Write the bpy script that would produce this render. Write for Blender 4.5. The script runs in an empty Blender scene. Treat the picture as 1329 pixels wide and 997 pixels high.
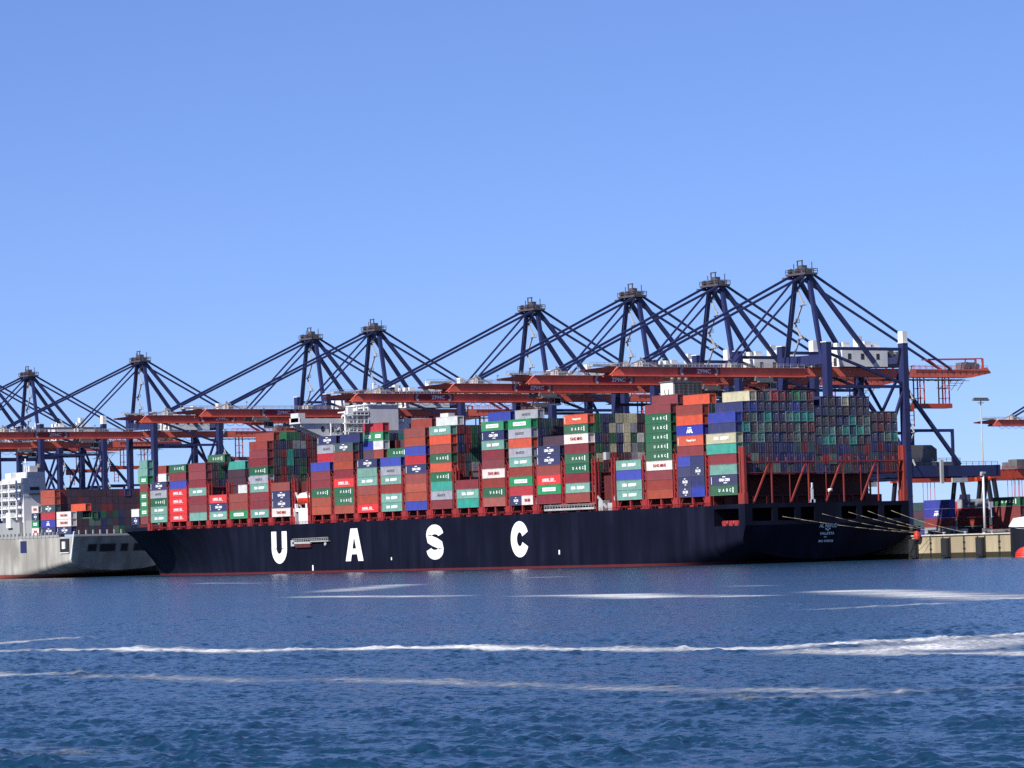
import bpy, math, random
import numpy as np
from mathutils import Vector, Matrix
R = math.radians
random.seed(7)
sc = bpy.context.scene
COL = sc.collection

# ------------------------------------------------------------------ camera, sky, sun, exposure
FPX = 4450.0 / 1329.0
TH = R(34.0)
CAM = Vector((-575.86, -741.80, 5.2))
fwd = Vector((math.sin(TH), math.cos(TH), 0)); rgt = Vector((math.cos(TH), -math.sin(TH), 0)); up = Vector((0, 0, 1))
pit = math.atan(217.5 / 4450.0); rol = R(1.6)
F = fwd * math.cos(pit) + up * math.sin(pit)
U0 = -fwd * math.sin(pit) + up * math.cos(pit)
RR = rgt * math.cos(rol) - U0 * math.sin(rol)
UU = U0 * math.cos(rol) + rgt * math.sin(rol)
cam_d = bpy.data.cameras.new('camera')
cam = bpy.data.objects.new('camera', cam_d); COL.objects.link(cam)
cam.matrix_world = Matrix(((RR.x, UU.x, -F.x, CAM.x), (RR.y, UU.y, -F.y, CAM.y), (RR.z, UU.z, -F.z, CAM.z), (0, 0, 0, 1)))
cam_d.sensor_fit = 'HORIZONTAL'; cam_d.sensor_width = 36.0; cam_d.lens = 36.0 * FPX
cam_d.clip_start = 1.0; cam_d.clip_end = 120000.0
sc.camera = cam

SUN_EL = R(40.0); SUN_H = Vector((-0.968, -0.25, 0)).normalized()
wd = bpy.data.worlds.new('World'); sc.world = wd; wd.use_nodes = True
nt = wd.node_tree; nt.nodes.clear()
sky = nt.nodes.new('ShaderNodeTexSky'); sky.sky_type = 'NISHITA'; sky.sun_disc = False
sky.sun_elevation = SUN_EL; sky.sun_rotation = math.atan2(SUN_H.x, SUN_H.y)
sky.air_density = 1.0; sky.dust_density = 0.0; sky.ozone_density = 3.0; sky.altitude = 3500.0
hs = nt.nodes.new('ShaderNodeVectorMath'); hs.operation = 'MULTIPLY'; hs.inputs[1].default_value = (0.745, 0.925, 1.46)   # blue white balance of the camera
bg = nt.nodes.new('ShaderNodeBackground'); bg.inputs['Strength'].default_value = 0.1
ow = nt.nodes.new('ShaderNodeOutputWorld')
gm = nt.nodes.new('ShaderNodeGamma'); gm.inputs[1].default_value = 0.74
nt.links.new(sky.outputs[0], gm.inputs[0]); nt.links.new(gm.outputs[0], hs.inputs[0]); nt.links.new(hs.outputs[0], bg.inputs[0]); nt.links.new(bg.outputs[0], ow.inputs[0])

sun_d = bpy.data.lights.new('sun', 'SUN'); sun_d.energy = 5.0; sun_d.angle = R(0.5); sun_d.color = (1.0, 0.965, 0.92)
sun = bpy.data.objects.new('sun', sun_d); COL.objects.link(sun)
sdir = Vector((SUN_H.x * math.cos(SUN_EL), SUN_H.y * math.cos(SUN_EL), math.sin(SUN_EL)))
sun.rotation_euler = sdir.to_track_quat('Z', 'Y').to_euler()
sun.location = (0, 0, 300)

sc.view_settings.view_transform = 'Standard'; sc.view_settings.look = 'None'
sc.view_settings.exposure = 0.58; sc.view_settings.gamma = 1.0; sc.view_settings.use_curve_mapping = False
sc.render.engine = 'CYCLES'
sc.cycles.max_bounces = 6; sc.cycles.glossy_bounces = 3; sc.cycles.diffuse_bounces = 3
sc.cycles.use_denoising = False

# ------------------------------------------------------------------ helpers
def lin(r, g, b):
    f = lambda c: (c / 12.92 if c <= 0.04045 else ((c + 0.055) / 1.055) ** 2.4)
    k = 0.85 if min(r, g, b) > 200 else 0.66     # reflectance, not the bright value a sunlit surface shows
    return (f(r / 255) * k, f(g / 255) * k, f(b / 255) * k, 1.0)

def mat_new(name):
    m = bpy.data.materials.new(name); m.use_nodes = True
    n = m.node_tree.nodes; b = n.get('Principled BSDF')
    return m, m.node_tree, b

def paint(name, col, rough=0.55, var=0.25, scale=0.6, streak=True, metal=0.0):
    """painted steel with blotchy wear and faint vertical streaks"""
    m, t, b = mat_new(name); n = t.nodes; L = t.links
    geo = n.new('ShaderNodeNewGeometry')
    mp = n.new('ShaderNodeMapping'); mp.inputs['Scale'].default_value = (1, 1, 0.25 if streak else 1)
    L.new(geo.outputs['Position'], mp.inputs[0])
    nz = n.new('ShaderNodeTexNoise'); nz.inputs['Scale'].default_value = scale; nz.inputs['Detail'].default_value = 5; nz.inputs['Roughness'].default_value = 0.65
    L.new(mp.outputs[0], nz.inputs['Vector'])
    mr = n.new('ShaderNodeMapRange'); mr.inputs[1].default_value = 0.3; mr.inputs[2].default_value = 0.7
    mr.inputs[3].default_value = 1 - var; mr.inputs[4].default_value = 1 + var
    L.new(nz.outputs[0], mr.inputs[0])
    mx = n.new('ShaderNodeVectorMath'); mx.operation = 'SCALE'; mx.inputs[0].default_value = col[:3]
    L.new(mr.outputs[0], mx.inputs['Scale']); L.new(mx.outputs[0], b.inputs['Base Color'])
    b.inputs['Roughness'].default_value = rough; b.inputs['Metallic'].default_value = metal
    return m

M = {}
M['crane_blue'] = paint('crane_blue', lin(42, 49, 96), 0.5)
M['crane_red'] = paint('crane_red', lin(246, 116, 90), 0.55, 0.2, 0.25)
M['crane_crimson'] = paint('crane_crimson', lin(160, 40, 52), 0.5, 0.2, 0.25)
M['orange'] = paint('orange', lin(222, 84, 48), 0.5)
M['light_grey'] = paint('light_grey', lin(188, 188, 186), 0.6)
M['mid_grey'] = paint('mid_grey', lin(112, 110, 112), 0.6)
M['apex_grey'] = paint('apex_grey', lin(92, 86, 92), 0.6)
M['dark_grey'] = paint('dark_grey', lin(58, 60, 66), 0.7)
M['white'] = paint('white', lin(226, 226, 224), 0.5, 0.08)
M['superstructure'] = paint('superstructure', lin(206, 204, 206), 0.5, 0.08)
M['letter_white'] = paint('letter_white', lin(240, 240, 238), 0.5, 0.04)
M['lash_red'] = paint('lash_red', lin(164, 46, 46), 0.65, 0.3)
M['shaded_red'] = paint('shaded_red', lin(150, 50, 42), 0.7, 0.3)  # stern frame red, darkened in the paint for the shade it stands in
M['dark_red'] = paint('dark_red', lin(96, 28, 30), 0.7, 0.3)
M['glass'] = paint('glass', lin(24, 30, 40), 0.15, 0.1)
M['rope'] = paint('rope', lin(176, 164, 136), 0.9, 0.1)
M['asphalt'] = paint('asphalt', lin(100, 100, 98), 0.9, 0.2, 0.1, False)
M['rubber'] = paint('rubber', lin(34, 36, 42), 0.8)
M['steel_cap'] = paint('steel_cap', lin(215, 208, 196), 0.7)
M['hull_grey'] = paint('hull_grey', lin(170, 172, 170), 0.55, 0.12, 0.2)
M['transom_grey'] = M['hull_grey']
M['buoy_red'] = paint('buoy_red', lin(226, 60, 44), 0.5, 0.12)
M['life_orange'] = paint('life_orange', lin(232, 62, 34), 0.5, 0.1)
M['dark_blue'] = paint('dark_blue', lin(22, 26, 40), 0.6)

def hull_mat(name, body, boot, zb):
    m, t, b = mat_new(name); n = t.nodes; L = t.links
    geo = n.new('ShaderNodeNewGeometry'); sx = n.new('ShaderNodeSeparateXYZ'); L.new(geo.outputs['Position'], sx.inputs[0])
    nz = n.new('ShaderNodeTexNoise'); nz.inputs['Scale'].default_value = 0.25; nz.inputs['Detail'].default_value = 6
    mp = n.new('ShaderNodeMapping'); mp.inputs['Scale'].default_value = (1, 1, 0.12); L.new(geo.outputs['Position'], mp.inputs[0]); L.new(mp.outputs[0], nz.inputs['Vector'])
    nz2 = n.new('ShaderNodeTexNoise'); nz2.inputs['Scale'].default_value = 0.06; nz2.inputs['Detail'].default_value = 3; L.new(geo.outputs['Position'], nz2.inputs['Vector'])
    # body colour with streaks and patches
    rp = n.new('ShaderNodeMix'); rp.data_type = 'RGBA'
    rp.inputs[6].default_value = tuple(c * 0.75 for c in body[:3]) + (1,); rp.inputs[7].default_value = tuple(min(1, c * 1.7 + 0.003) for c in body[:3]) + (1,)
    mr = n.new('ShaderNodeMapRange'); mr.inputs[1].default_value = 0.35; mr.inputs[2].default_value = 0.68; L.new(nz.outputs[0], mr.inputs[0])
    ad = n.new('ShaderNodeMath'); ad.operation = 'MULTIPLY'; L.new(mr.outputs[0], ad.inputs[0])
    mr2 = n.new('ShaderNodeMapRange'); mr2.inputs[1].default_value = 0.3; mr2.inputs[2].default_value = 0.65; L.new(nz2.outputs[0], mr2.inputs[0]); L.new(mr2.outputs[0], ad.inputs[1])
    L.new(ad.outputs[0], rp.inputs[0])
    # boot-topping below zb
    lt = n.new('ShaderNodeMath'); lt.operation = 'LESS_THAN'; lt.inputs[1].default_value = zb; L.new(sx.outputs[2], lt.inputs[0])
    bt = n.new('ShaderNodeMix'); bt.data_type = 'RGBA'; bt.inputs[6].default_value = tuple(c * 0.6 for c in boot[:3]) + (1,); bt.inputs[7].default_value = boot
    L.new(nz.outputs[0], bt.inputs[0])
    fm = n.new('ShaderNodeMix'); fm.data_type = 'RGBA'; L.new(lt.outputs[0], fm.inputs[0]); L.new(rp.outputs[2], fm.inputs[6]); L.new(bt.outputs[2], fm.inputs[7])
    L.new(fm.outputs[2], b.inputs['Base Color'])
    b.inputs['Roughness'].default_value = 0.6; b.inputs['Specular IOR Level'].default_value = 0.12
    return m
M['navy_hull'] = hull_mat('navy_hull', lin(15, 17, 36), lin(116, 48, 54), 0.7)
M['grey_hull'] = hull_mat('grey_hull', lin(178, 174, 164), lin(170, 92, 84), 1.6)

M['concrete'] = hull_mat('concrete', lin(186, 170, 140), lin(74, 70, 58), 1.5)
def box_paint(name, attr=False, frame=False):
    m, t, b = mat_new(name); n = t.nodes; L = t.links
    if attr:
        src = n.new('ShaderNodeAttribute'); src.attribute_name = 'paint'; colout = src.outputs['Color']
    else:
        src = n.new('ShaderNodeObjectInfo'); colout = src.outputs['Color']
    geo = n.new('ShaderNodeNewGeometry')
    nz = n.new('ShaderNodeTexNoise'); nz.inputs['Scale'].default_value = 0.5; nz.inputs['Detail'].default_value = 5; nz.inputs['Roughness'].default_value = 0.7
    L.new(geo.outputs['Position'], nz.inputs['Vector'])
    mr = n.new('ShaderNodeMapRange'); mr.inputs[1].default_value = 0.3; mr.inputs[2].default_value = 0.7; mr.inputs[3].default_value = 0.78; mr.inputs[4].default_value = 1.18
    L.new(nz.outputs[0], mr.inputs[0])
    sc_ = n.new('ShaderNodeVectorMath'); sc_.operation = 'SCALE'; L.new(colout, sc_.inputs[0]); L.new(mr.outputs[0], sc_.inputs['Scale'])
    last = sc_.outputs[0]
    oi_ = n.new('ShaderNodeObjectInfo')
    st = n.new('ShaderNodeTexNoise'); st.inputs['Scale'].default_value = 0.9; st.inputs['Detail'].default_value = 6; st.inputs['Roughness'].default_value = 0.7
    sm = n.new('ShaderNodeMapping'); sm.inputs['Scale'].default_value = (1, 1, 0.3); L.new(geo.outputs['Position'], sm.inputs[0]); L.new(sm.outputs[0], st.inputs['Vector'])
    sr = n.new('ShaderNodeMapRange'); sr.inputs[1].default_value = 0.56; sr.inputs[2].default_value = 0.74; sr.inputs[4].default_value = 0.55; L.new(st.outputs[0], sr.inputs[0])
    rx = n.new('ShaderNodeMix'); rx.data_type = 'RGBA'; rx.inputs[7].default_value = (0.10, 0.045, 0.025, 1); L.new(sr.outputs[0], rx.inputs[0]); L.new(last, rx.inputs[6])
    fd = n.new('ShaderNodeMath'); fd.operation = 'MULTIPLY'; fd.inputs[1].default_value = 0.09; L.new(oi_.outputs['Random'], fd.inputs[0])
    fx = n.new('ShaderNodeMix'); fx.data_type = 'RGBA'; fx.inputs[7].default_value = (0.30, 0.27, 0.25, 1); L.new(fd.outputs[0], fx.inputs[0]); L.new(rx.outputs[2], fx.inputs[6]); last = fx.outputs[2]
    if frame:
        ad = n.new('ShaderNodeMix'); ad.data_type = 'RGBA'; ad.inputs[0].default_value = 0.045; ad.inputs[7].default_value = (0.55, 0.55, 0.52, 1); L.new(last, ad.inputs[6]); last = ad.outputs[2]  # frame tone lifted a little: sun on the rails put into the colour
    L.new(last, b.inputs['Base Color'])
    b.inputs['Roughness'].default_value = 0.6
    if not frame:   # corrugated panels
        sx = n.new('ShaderNodeSeparateXYZ'); L.new(geo.outputs['Position'], sx.inputs[0])
        ad2 = n.new('ShaderNodeMath'); ad2.operation = 'ADD'; L.new(sx.outputs[0], ad2.inputs[0]); L.new(sx.outputs[1], ad2.inputs[1])
        ml = n.new('ShaderNodeMath'); ml.operation = 'MULTIPLY'; ml.inputs[1].default_value = 2 * math.pi / 0.28; L.new(ad2.outputs[0], ml.inputs[0])
        sn = n.new('ShaderNodeMath'); sn.operation = 'SINE'; L.new(ml.outputs[0], sn.inputs[0])
        bp = n.new('ShaderNodeBump'); bp.inputs['Strength'].default_value = 0.35; bp.inputs['Distance'].default_value = 0.03
        L.new(sn.outputs[0], bp.inputs['Height']); L.new(bp.outputs[0], b.inputs['Normal'])
    return m
M['box'] = box_paint('container_paint'); M['box_frame'] = box_paint('container_frame', frame=True); M['box_stuff'] = box_paint('container_paint_attribute', attr=True)

class MB:
    def __init__(s): s.v = []; s.f = []; s.mi = []; s.smooth = []
    def quad(s, pts, mi=0, sm=False):
        k = len(s.v); s.v += [tuple(p) for p in pts]; s.f.append(tuple(range(k, k + len(pts)))); s.mi.append(mi); s.smooth.append(sm)
    def box(s, x0, x1, y0, y1, z0, z1, mi=0):
        k = len(s.v)
        s.v += [(x0, y0, z0), (x1, y0, z0), (x1, y1, z0), (x0, y1, z0), (x0, y0, z1), (x1, y0, z1), (x1, y1, z1), (x0, y1, z1)]
        for q in ((0, 3, 2, 1), (4, 5, 6, 7), (0, 1, 5, 4), (1, 2, 6, 5), (2, 3, 7, 6), (3, 0, 4, 7)):
            s.f.append(tuple(k + i for i in q)); s.mi.append(mi); s.smooth.append(False)
    def beam(s, p, q, w, h=None, mi=0):
        h = h or w; p = Vector(p); q = Vector(q); d = (q - p).normalized()
        ref = Vector((0, 0, 1)) if abs(d.z) < 0.95 else Vector((0, 1, 0))
        a = d.cross(ref).normalized(); b = a.cross(d).normalized()
        k = len(s.v)
        for c in (p, q):
            for sa, sb in ((-1, -1), (1, -1), (1, 1), (-1, 1)):
                s.v.append(tuple(c + a * (sa * w / 2) + b * (sb * h / 2)))
        for f in ((3, 2, 1, 0), (4, 5, 6, 7), (0, 1, 5, 4), (1, 2, 6, 5), (2, 3, 7, 6), (3, 0, 4, 7)):
            s.f.append(tuple(k + i for i in f)); s.mi.append(mi); s.smooth.append(False)
    def tube(s, p, q, r, n=8, r2=None, mi=0):
        r2 = r if r2 is None else r2
        p = Vector(p); q = Vector(q); d = (q - p).normalized()
        ref = Vector((0, 0, 1)) if abs(d.z) < 0.95 else Vector((0, 1, 0))
        a = d.cross(ref).normalized(); b = a.cross(d).normalized(); k = len(s.v)
        for c, rr in ((p, r), (q, r2)):
            for i in range(n):
                t = 2 * math.pi * i / n; s.v.append(tuple(c + a * (rr * math.cos(t)) + b * (rr * math.sin(t))))
        for i in range(n):
            j = (i + 1) % n; s.f.append((k + i, k + j, k + n + j, k + n + i)); s.mi.append(mi); s.smooth.append(True)
        s.f.append(tuple(k + i for i in reversed(range(n)))); s.mi.append(mi); s.smooth.append(False)
        s.f.append(tuple(k + n + i for i in range(n))); s.mi.append(mi); s.smooth.append(False)
    def prism(s, poly, axis, a, b, mi=0):
        """extrude a 2D outline: axis 0 -> outline in (y,z), axis 1 -> (x,z), axis 2 -> (x,y)"""
        def P(u, v, w): return ((w, u, v), (u, w, v), (u, v, w))[axis]
        n = len(poly); k = len(s.v)
        s.v += [P(u, v, a) for u, v in poly] + [P(u, v, b) for u, v in poly]
        s.f.append(tuple(range(k, k + n))); s.f.append(tuple(reversed(range(k + n, k + 2 * n))))
        s.mi += [mi, mi]; s.smooth += [False, False]
        for i in range(n):
            j = (i + 1) % n; s.f.append((k + i, k + n + i, k + n + j, k + j)); s.mi.append(mi); s.smooth.append(False)
    def railing(s, p, q, h=1.1, n=6, w=0.08, mi=0):
        p = Vector(p); q = Vector(q); u = Vector((0, 0, h))
        s.beam(p + u, q + u, w, w, mi); s.beam(p + u * 0.55, q + u * 0.55, w * 0.8, w * 0.8, mi)
        for i in range(n + 1):
            c = p.lerp(q, i / n); s.beam(c, c + u, w, w, mi)
    def mesh(s, name, mats, fixn=False):
        me = bpy.data.meshes.new(name); me.from_pydata(s.v, [], s.f)
        for m in (mats if isinstance(mats, (list, tuple)) else [mats]): me.materials.append(M[m] if isinstance(m, str) else m)
        me.polygons.foreach_set('material_index', s.mi); me.polygons.foreach_set('use_smooth', s.smooth)
        if fixn:
            import bmesh
            bm = bmesh.new(); bm.from_mesh(me); bmesh.ops.recalc_face_normals(bm, faces=bm.faces); bm.to_mesh(me); bm.free()
        me.update(); return me
    def build(s, name, mats, parent=None, loc=(0, 0, 0), fixn=False):
        return put(name, s.mesh(name, mats, fixn), parent, loc)

def put(name, me, parent=None, loc=(0, 0, 0)):
    o = bpy.data.objects.new(name, me); COL.objects.link(o); o.parent = parent; o.location = loc
    return o
def tag(o, label=None, cat=None, group=None, kind=None):
    if label: o['label'] = label
    if cat: o['category'] = cat
    if group: o['group'] = group
    if kind: o['kind'] = kind
    return o
def empty(name, loc=(0, 0, 0)):
    o = bpy.data.objects.new(name, None); COL.objects.link(o); o.location = loc; o.empty_display_size = 2
    return o
def copy_tree(o, parent=None):
    c = o.copy(); COL.objects.link(c); c.parent = parent
    for ch in list(o.children): copy_tree(ch, c)
    return c

def text_mesh(name, txt, w, h, facing, mat, thick=0.02, bold=0.02):
    """lettering w x h metres, centred, raised by thick; facing 'port' (-X) or 'stern' (-Y)"""
    cu = bpy.data.curves.new(name, 'FONT'); cu.body = txt; cu.align_x = 'CENTER'; cu.offset = bold; cu.resolution_u = 3
    ob = bpy.data.objects.new(name, cu); COL.objects.link(ob)
    dg = bpy.context.evaluated_depsgraph_get()
    me = bpy.data.meshes.new_from_object(ob.evaluated_get(dg))
    bpy.data.objects.remove(ob); bpy.data.curves.remove(cu)
    co = np.array([v.co[:] for v in me.vertices]); mn = co.min(0); mx = co.max(0)
    x = (co[:, 0] - (mn[0] + mx[0]) / 2) / (mx[0] - mn[0]) * w; y = (co[:, 1] - (mn[1] + mx[1]) / 2) / (mx[1] - mn[1]) * h
    if facing == 'port': nc = np.stack([np.full_like(x, -thick), -x, y], 1)
    else: nc = np.stack([x, np.full_like(x, -thick), y], 1)
    me.vertices.foreach_set('co', nc.ravel()); me.materials.clear(); me.materials.append(M[mat]); me.name = name; me.update()
    return me

def stroke(mb, pts, w, place, closed=False, mi=0):
    """flat ribbon of width w along 2D points with mitred joins"""
    P = [Vector(p) for p in pts]; n = len(P); Lh = []; Rh = []
    for i in range(n):
        a = P[max(i - 1, 0)]; b = P[min(i + 1, n - 1)]; d = (b - a).normalized(); nn = Vector((-d.y, d.x))
        Lh.append(P[i] + nn * w / 2); Rh.append(P[i] - nn * w / 2)
    for i in range(n - 1): mb.quad([place(Rh[i]), place(Rh[i + 1]), place(Lh[i + 1]), place(Lh[i])], mi)

# ------------------------------------------------------------------ water
def build_water():
    rng = np.random.default_rng(3)
    az = np.concatenate([np.linspace(-180, -16, 24)[:-1], np.linspace(-16, -10.2, 24)[:-1], np.linspace(-10.2, 10.2, 720), np.linspace(10.2, 16, 24)[1:], np.linspace(16, 180, 24)[1:-1]])
    az = np.radians(az) + TH
    ypx = np.concatenate([np.arange(300.0, 60.0, -0.45), np.arange(60.0, 10.0, -0.7)])
    d = np.concatenate([[2, 10, 22, 34, 44, 52], 3437 * 5.2 / ypx, [2200, 3200, 5000, 9000, 20000, 45000]])
    D, A = np.meshgrid(d, az, indexing='ij')
    X = CAM.x + D * np.sin(A); Y = CAM.y + D * np.cos(A)
    dd = np.gradient(d)[:, None]
    Z = np.zeros_like(X)
    wind = R(205)
    for i in range(150):
        lam = 0.3 * (1.7 / 0.3) ** rng.random() if i < 110 else 4.0 * (13.0 / 4.0) ** rng.random()
        th = wind + rng.normal(0, 0.8)
        k = 2 * np.pi / lam; amp = (0.30 if i < 110 else 0.015) * math.sqrt(2.0 / 110) / k
        ph = rng.random() * 6.28
        att = np.clip((lam / dd - 0.2) / 0.6, 0, 1)
        s = np.sin(k * (X * np.cos(th) + Y * np.sin(th)) + ph)
        Z += amp * att * (s + 0.25 * s * s)
    # patchy gusts
    g = 0.85 + 0.45 * np.sin(X * 0.035 + 1.3 * np.sin(Y * 0.02)) * np.sin(Y * 0.041 + 1.1 * np.sin(X * 0.017))
    Z *= g
    Z *= 0.7 + 0.75 * np.clip(np.sin(X * 0.9 + 2.1 * np.sin(Y * 0.23)) * np.sin(Y * 0.61 + 1.7 * np.sin(X * 0.31)), -0.6, 1)
    Z[(D < 40) | (D > 1700)] = 0
    # foam streaks: world polylines (x, y, half width m, strength)
    foam = np.zeros_like(X)
    def px(x, y):
        r = F + RR * ((x - 664.5) / 4450.0) + UU * ((498.5 - y) / 4450.0)
        t = -CAM.z / r.z; return (CAM.x + r.x * t, CAM.y + r.y * t)
    ST = [
        ([(-150, 848), (0, 846), (150, 843), (300, 846.5), (480, 842.5), (590, 840.5), (700, 844), (850, 844.5), (1000, 842), (1100, 837), (1200, 831), (1329, 826), (1500, 822)], 3.4, 1.0),
        ([(1130, 846), (1190, 843), (1240, 838), (1290, 832)], 6.0, 1.0), ([(1130, 848), (1190, 850), (1290, 848), (1360, 850)], 2.8, 0.95),
        ([(-60, 839), (20, 834), (100, 828)], 2.6, 0.85), 
        ([(-100, 872), (0, 877), (80, 876)], 2.4, 0.6),
        ([(120, 879), (230, 881), (318, 885), (432, 883), (546, 885), (660, 890), (761, 893), (881, 896), (1063, 897)], 3.2, 0.5),
        ([(400, 774.5), (580, 774)], 6.0, 0.9), ([(430, 768), (520, 759)], 8.0, 0.7), ([(700, 773), (780, 772.5)], 6, 0.8), ([(790, 772), (815, 774), (870, 775)], 8, 1.0), ([(890, 774), (965, 774)], 6, 0.8),
        ([(1100, 767), (1180, 770), (1240, 774), (1310, 777)], 8, 0.9), ([(1180, 771), (1330, 775)], 7, 0.8), ([(1070, 791), (1210, 784)], 3.5, 0.6),
        ([(250, 757), (300, 757)], 7, 0.6), ([(310, 757), (335, 757)], 7, 0.5), ([(680, 749.5), (735, 749)], 8, 0.6), ([(960, 760), (985, 761)], 6, 0.4),
        ([(930, 910), (1100, 905), (1200, 897), (1329, 893)], 4.5, 0.33), ([(60, 975), (160, 990)], 4, 0.3), ([(0, 759), (60, 760), (130, 758)], 6, 0.4),
    ]
    for pts, hw, st in ST:
        W = [px(*p) for p in pts]
        for (ax, ay), (bx, by) in zip(W[:-1], W[1:]):
            dx, dy = bx - ax, by - ay; L2 = dx * dx + dy * dy
            sel = (np.abs(X - (ax + bx) / 2) < abs(dx) / 2 + 4 * hw) & (np.abs(Y - (ay + by) / 2) < abs(dy) / 2 + 4 * hw)
            t = np.clip(((X[sel] - ax) * dx + (Y[sel] - ay) * dy) / L2, 0, 1)
            ds = np.hypot(X[sel] - ax - t * dx, Y[sel] - ay - t * dy)
            foam[sel] = np.maximum(foam[sel], st * np.exp(-(ds / (hw * 0.8)) ** 2))
    nr, nc = X.shape
    idx = np.arange(nr * nc).reshape(nr, nc)
    a = idx[:-1, :]; b = idx[1:, :]
    q = np.stack([a, np.roll(a, -1, 1), np.roll(b, -1, 1), b], -1).reshape(-1, 4)
    me = bpy.data.meshes.new('water')
    me.vertices.add(nr * nc); me.vertices.foreach_set('co', np.stack([X, Y, Z], -1).ravel())
    me.loops.add(q.size); me.loops.foreach_set('vertex_index', q[:, ::-1].ravel().astype(np.int32))
    me.polygons.add(len(q)); me.polygons.foreach_set('loop_start', np.arange(0, q.size, 4, dtype=np.int32)); me.polygons.foreach_set('loop_total', np.full(len(q), 4, dtype=np.int32))
    me.polygons.foreach_set('use_smooth', np.ones(len(q), dtype=bool))
    at = me.attributes.new('foam', 'FLOAT', 'POINT'); at.data.foreach_set('value', foam.ravel())
    me.update(calc_edges=True); me.validate()
    # material
    m, t, bs = mat_new('sea_water'); n = t.nodes; L = t.links
    geo = n.new('ShaderNodeNewGeometry')
    n1 = n.new('ShaderNodeTexNoise'); n1.inputs['Scale'].default_value = 3.0; n1.inputs['Detail'].default_value = 6; n1.inputs['Roughness'].default_value = 0.62
    L.new(geo.outputs['Position'], n1.inputs['Vector'])
    # ripples too small for the mesh tilt the surface normal
    sb = n.new('ShaderNodeVectorMath'); sb.operation = 'SUBTRACT'; sb.inputs[1].default_value = (0.5, 0.5, 0.5); L.new(n1.outputs['Color'], sb.inputs[0])
    ml = n.new('ShaderNodeVectorMath'); ml.operation = 'MULTIPLY'; ml.inputs[1].default_value = (2.7, 2.7, 0.0); L.new(sb.outputs[0], ml.inputs[0])
    av = n.new('ShaderNodeVectorMath'); av.operation = 'ADD'; L.new(ml.outputs[0], av.inputs[0]); L.new(geo.outputs['Normal'], av.inputs[1])
    bp = n.new('ShaderNodeVectorMath'); bp.operation = 'NORMALIZE'; L.new(av.outputs[0], bp.inputs[0])
    # foam mask broken up by noise
    fa = n.new('ShaderNodeAttribute'); fa.attribute_name = 'foam'
    n2 = n.new('ShaderNodeTexNoise'); n2.inputs['Scale'].default_value = 0.8; n2.inputs['Detail'].default_value = 7; n2.inputs['Roughness'].default_value = 0.75
    L.new(geo.outputs['Position'], n2.inputs['Vector'])
    n4 = n.new('ShaderNodeTexNoise'); n4.inputs['Scale'].default_value = 0.09; n4.inputs['Detail'].default_value = 5; n4.inputs['Roughness'].default_value = 0.6; L.new(geo.outputs['Position'], n4.inputs['Vector'])
    m4 = n.new('ShaderNodeMapRange'); m4.inputs[1].default_value = 0.33; m4.inputs[2].default_value = 0.62; m4.inputs[3].default_value = 0.55; m4.inputs[4].default_value = 1.15; L.new(n4.outputs[0], m4.inputs[0])
    fm4 = n.new('ShaderNodeMath'); fm4.operation = 'MULTIPLY'; L.new(fa.outputs['Fac'], fm4.inputs[0]); L.new(m4.outputs[0], fm4.inputs[1])
    ad = n.new('ShaderNodeMath'); ad.operation = 'ADD'; L.new(fm4.outputs[0], ad.inputs[0]); L.new(n2.outputs[0], ad.inputs[1])
    mr = n.new('ShaderNodeMapRange'); mr.inputs[1].default_value = 0.72; mr.inputs[2].default_value = 1.6; L.new(ad.outputs[0], mr.inputs[0])
    # slow colour drift of the water body
    n3 = n.new('ShaderNodeTexNoise'); n3.inputs['Scale'].default_value = 0.02; n3.inputs['Detail'].default_value = 4; L.new(geo.outputs['Position'], n3.inputs['Vector'])
    wc = n.new('ShaderNodeMix'); wc.data_type = 'RGBA'; wc.inputs[6].default_value = (0.003, 0.02, 0.042, 1); wc.inputs[7].default_value = (0.007, 0.036, 0.074, 1); L.new(n3.outputs[0], wc.inputs[0])
    fc = n.new('ShaderNodeMix'); fc.data_type = 'RGBA'; fc.inputs[7].default_value = (0.62, 0.62, 0.62, 1); L.new(mr.outputs[0], fc.inputs[0]); L.new(wc.outputs[2], fc.inputs[6])
    L.new(fc.outputs[2], bs.inputs['Base Color'])
    rr = n.new('ShaderNodeMapRange'); rr.inputs[3].default_value = 0.2; rr.inputs[4].default_value = 0.9; L.new(mr.outputs[0], rr.inputs[0]); L.new(rr.outputs[0], bs.inputs['Roughness'])
    bs.inputs['IOR'].default_value = 1.333
    L.new(bp.outputs[0], bs.inputs['Normal'])
    me.materials.append(m)
    o = put('water', me); tag(o, kind='structure')
build_water()

# ------------------------------------------------------------------ quay
GZ = 6.3
def build_quay():
    mb = MB()
    # apron north of the corner, recessed basin edge to the south
    mb.box(60.5, 1400, -44, 900, -4, GZ); mb.box(96, 1400, -900, -44.02, -4, GZ - 0.004)
    q = mb.build('quay', ['concrete', 'asphalt']); tag(q, kind='structure')
    for p in q.data.polygons:
        if p.normal.z > 0.9: p.material_index = 1
    cap = MB(); cap.box(60.1, 61.6, -44.3, 900, GZ + 0.004, GZ + 0.35)
    tag(cap.build('quay_kerb', 'steel_cap'), kind='structure')
build_quay()

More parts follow.
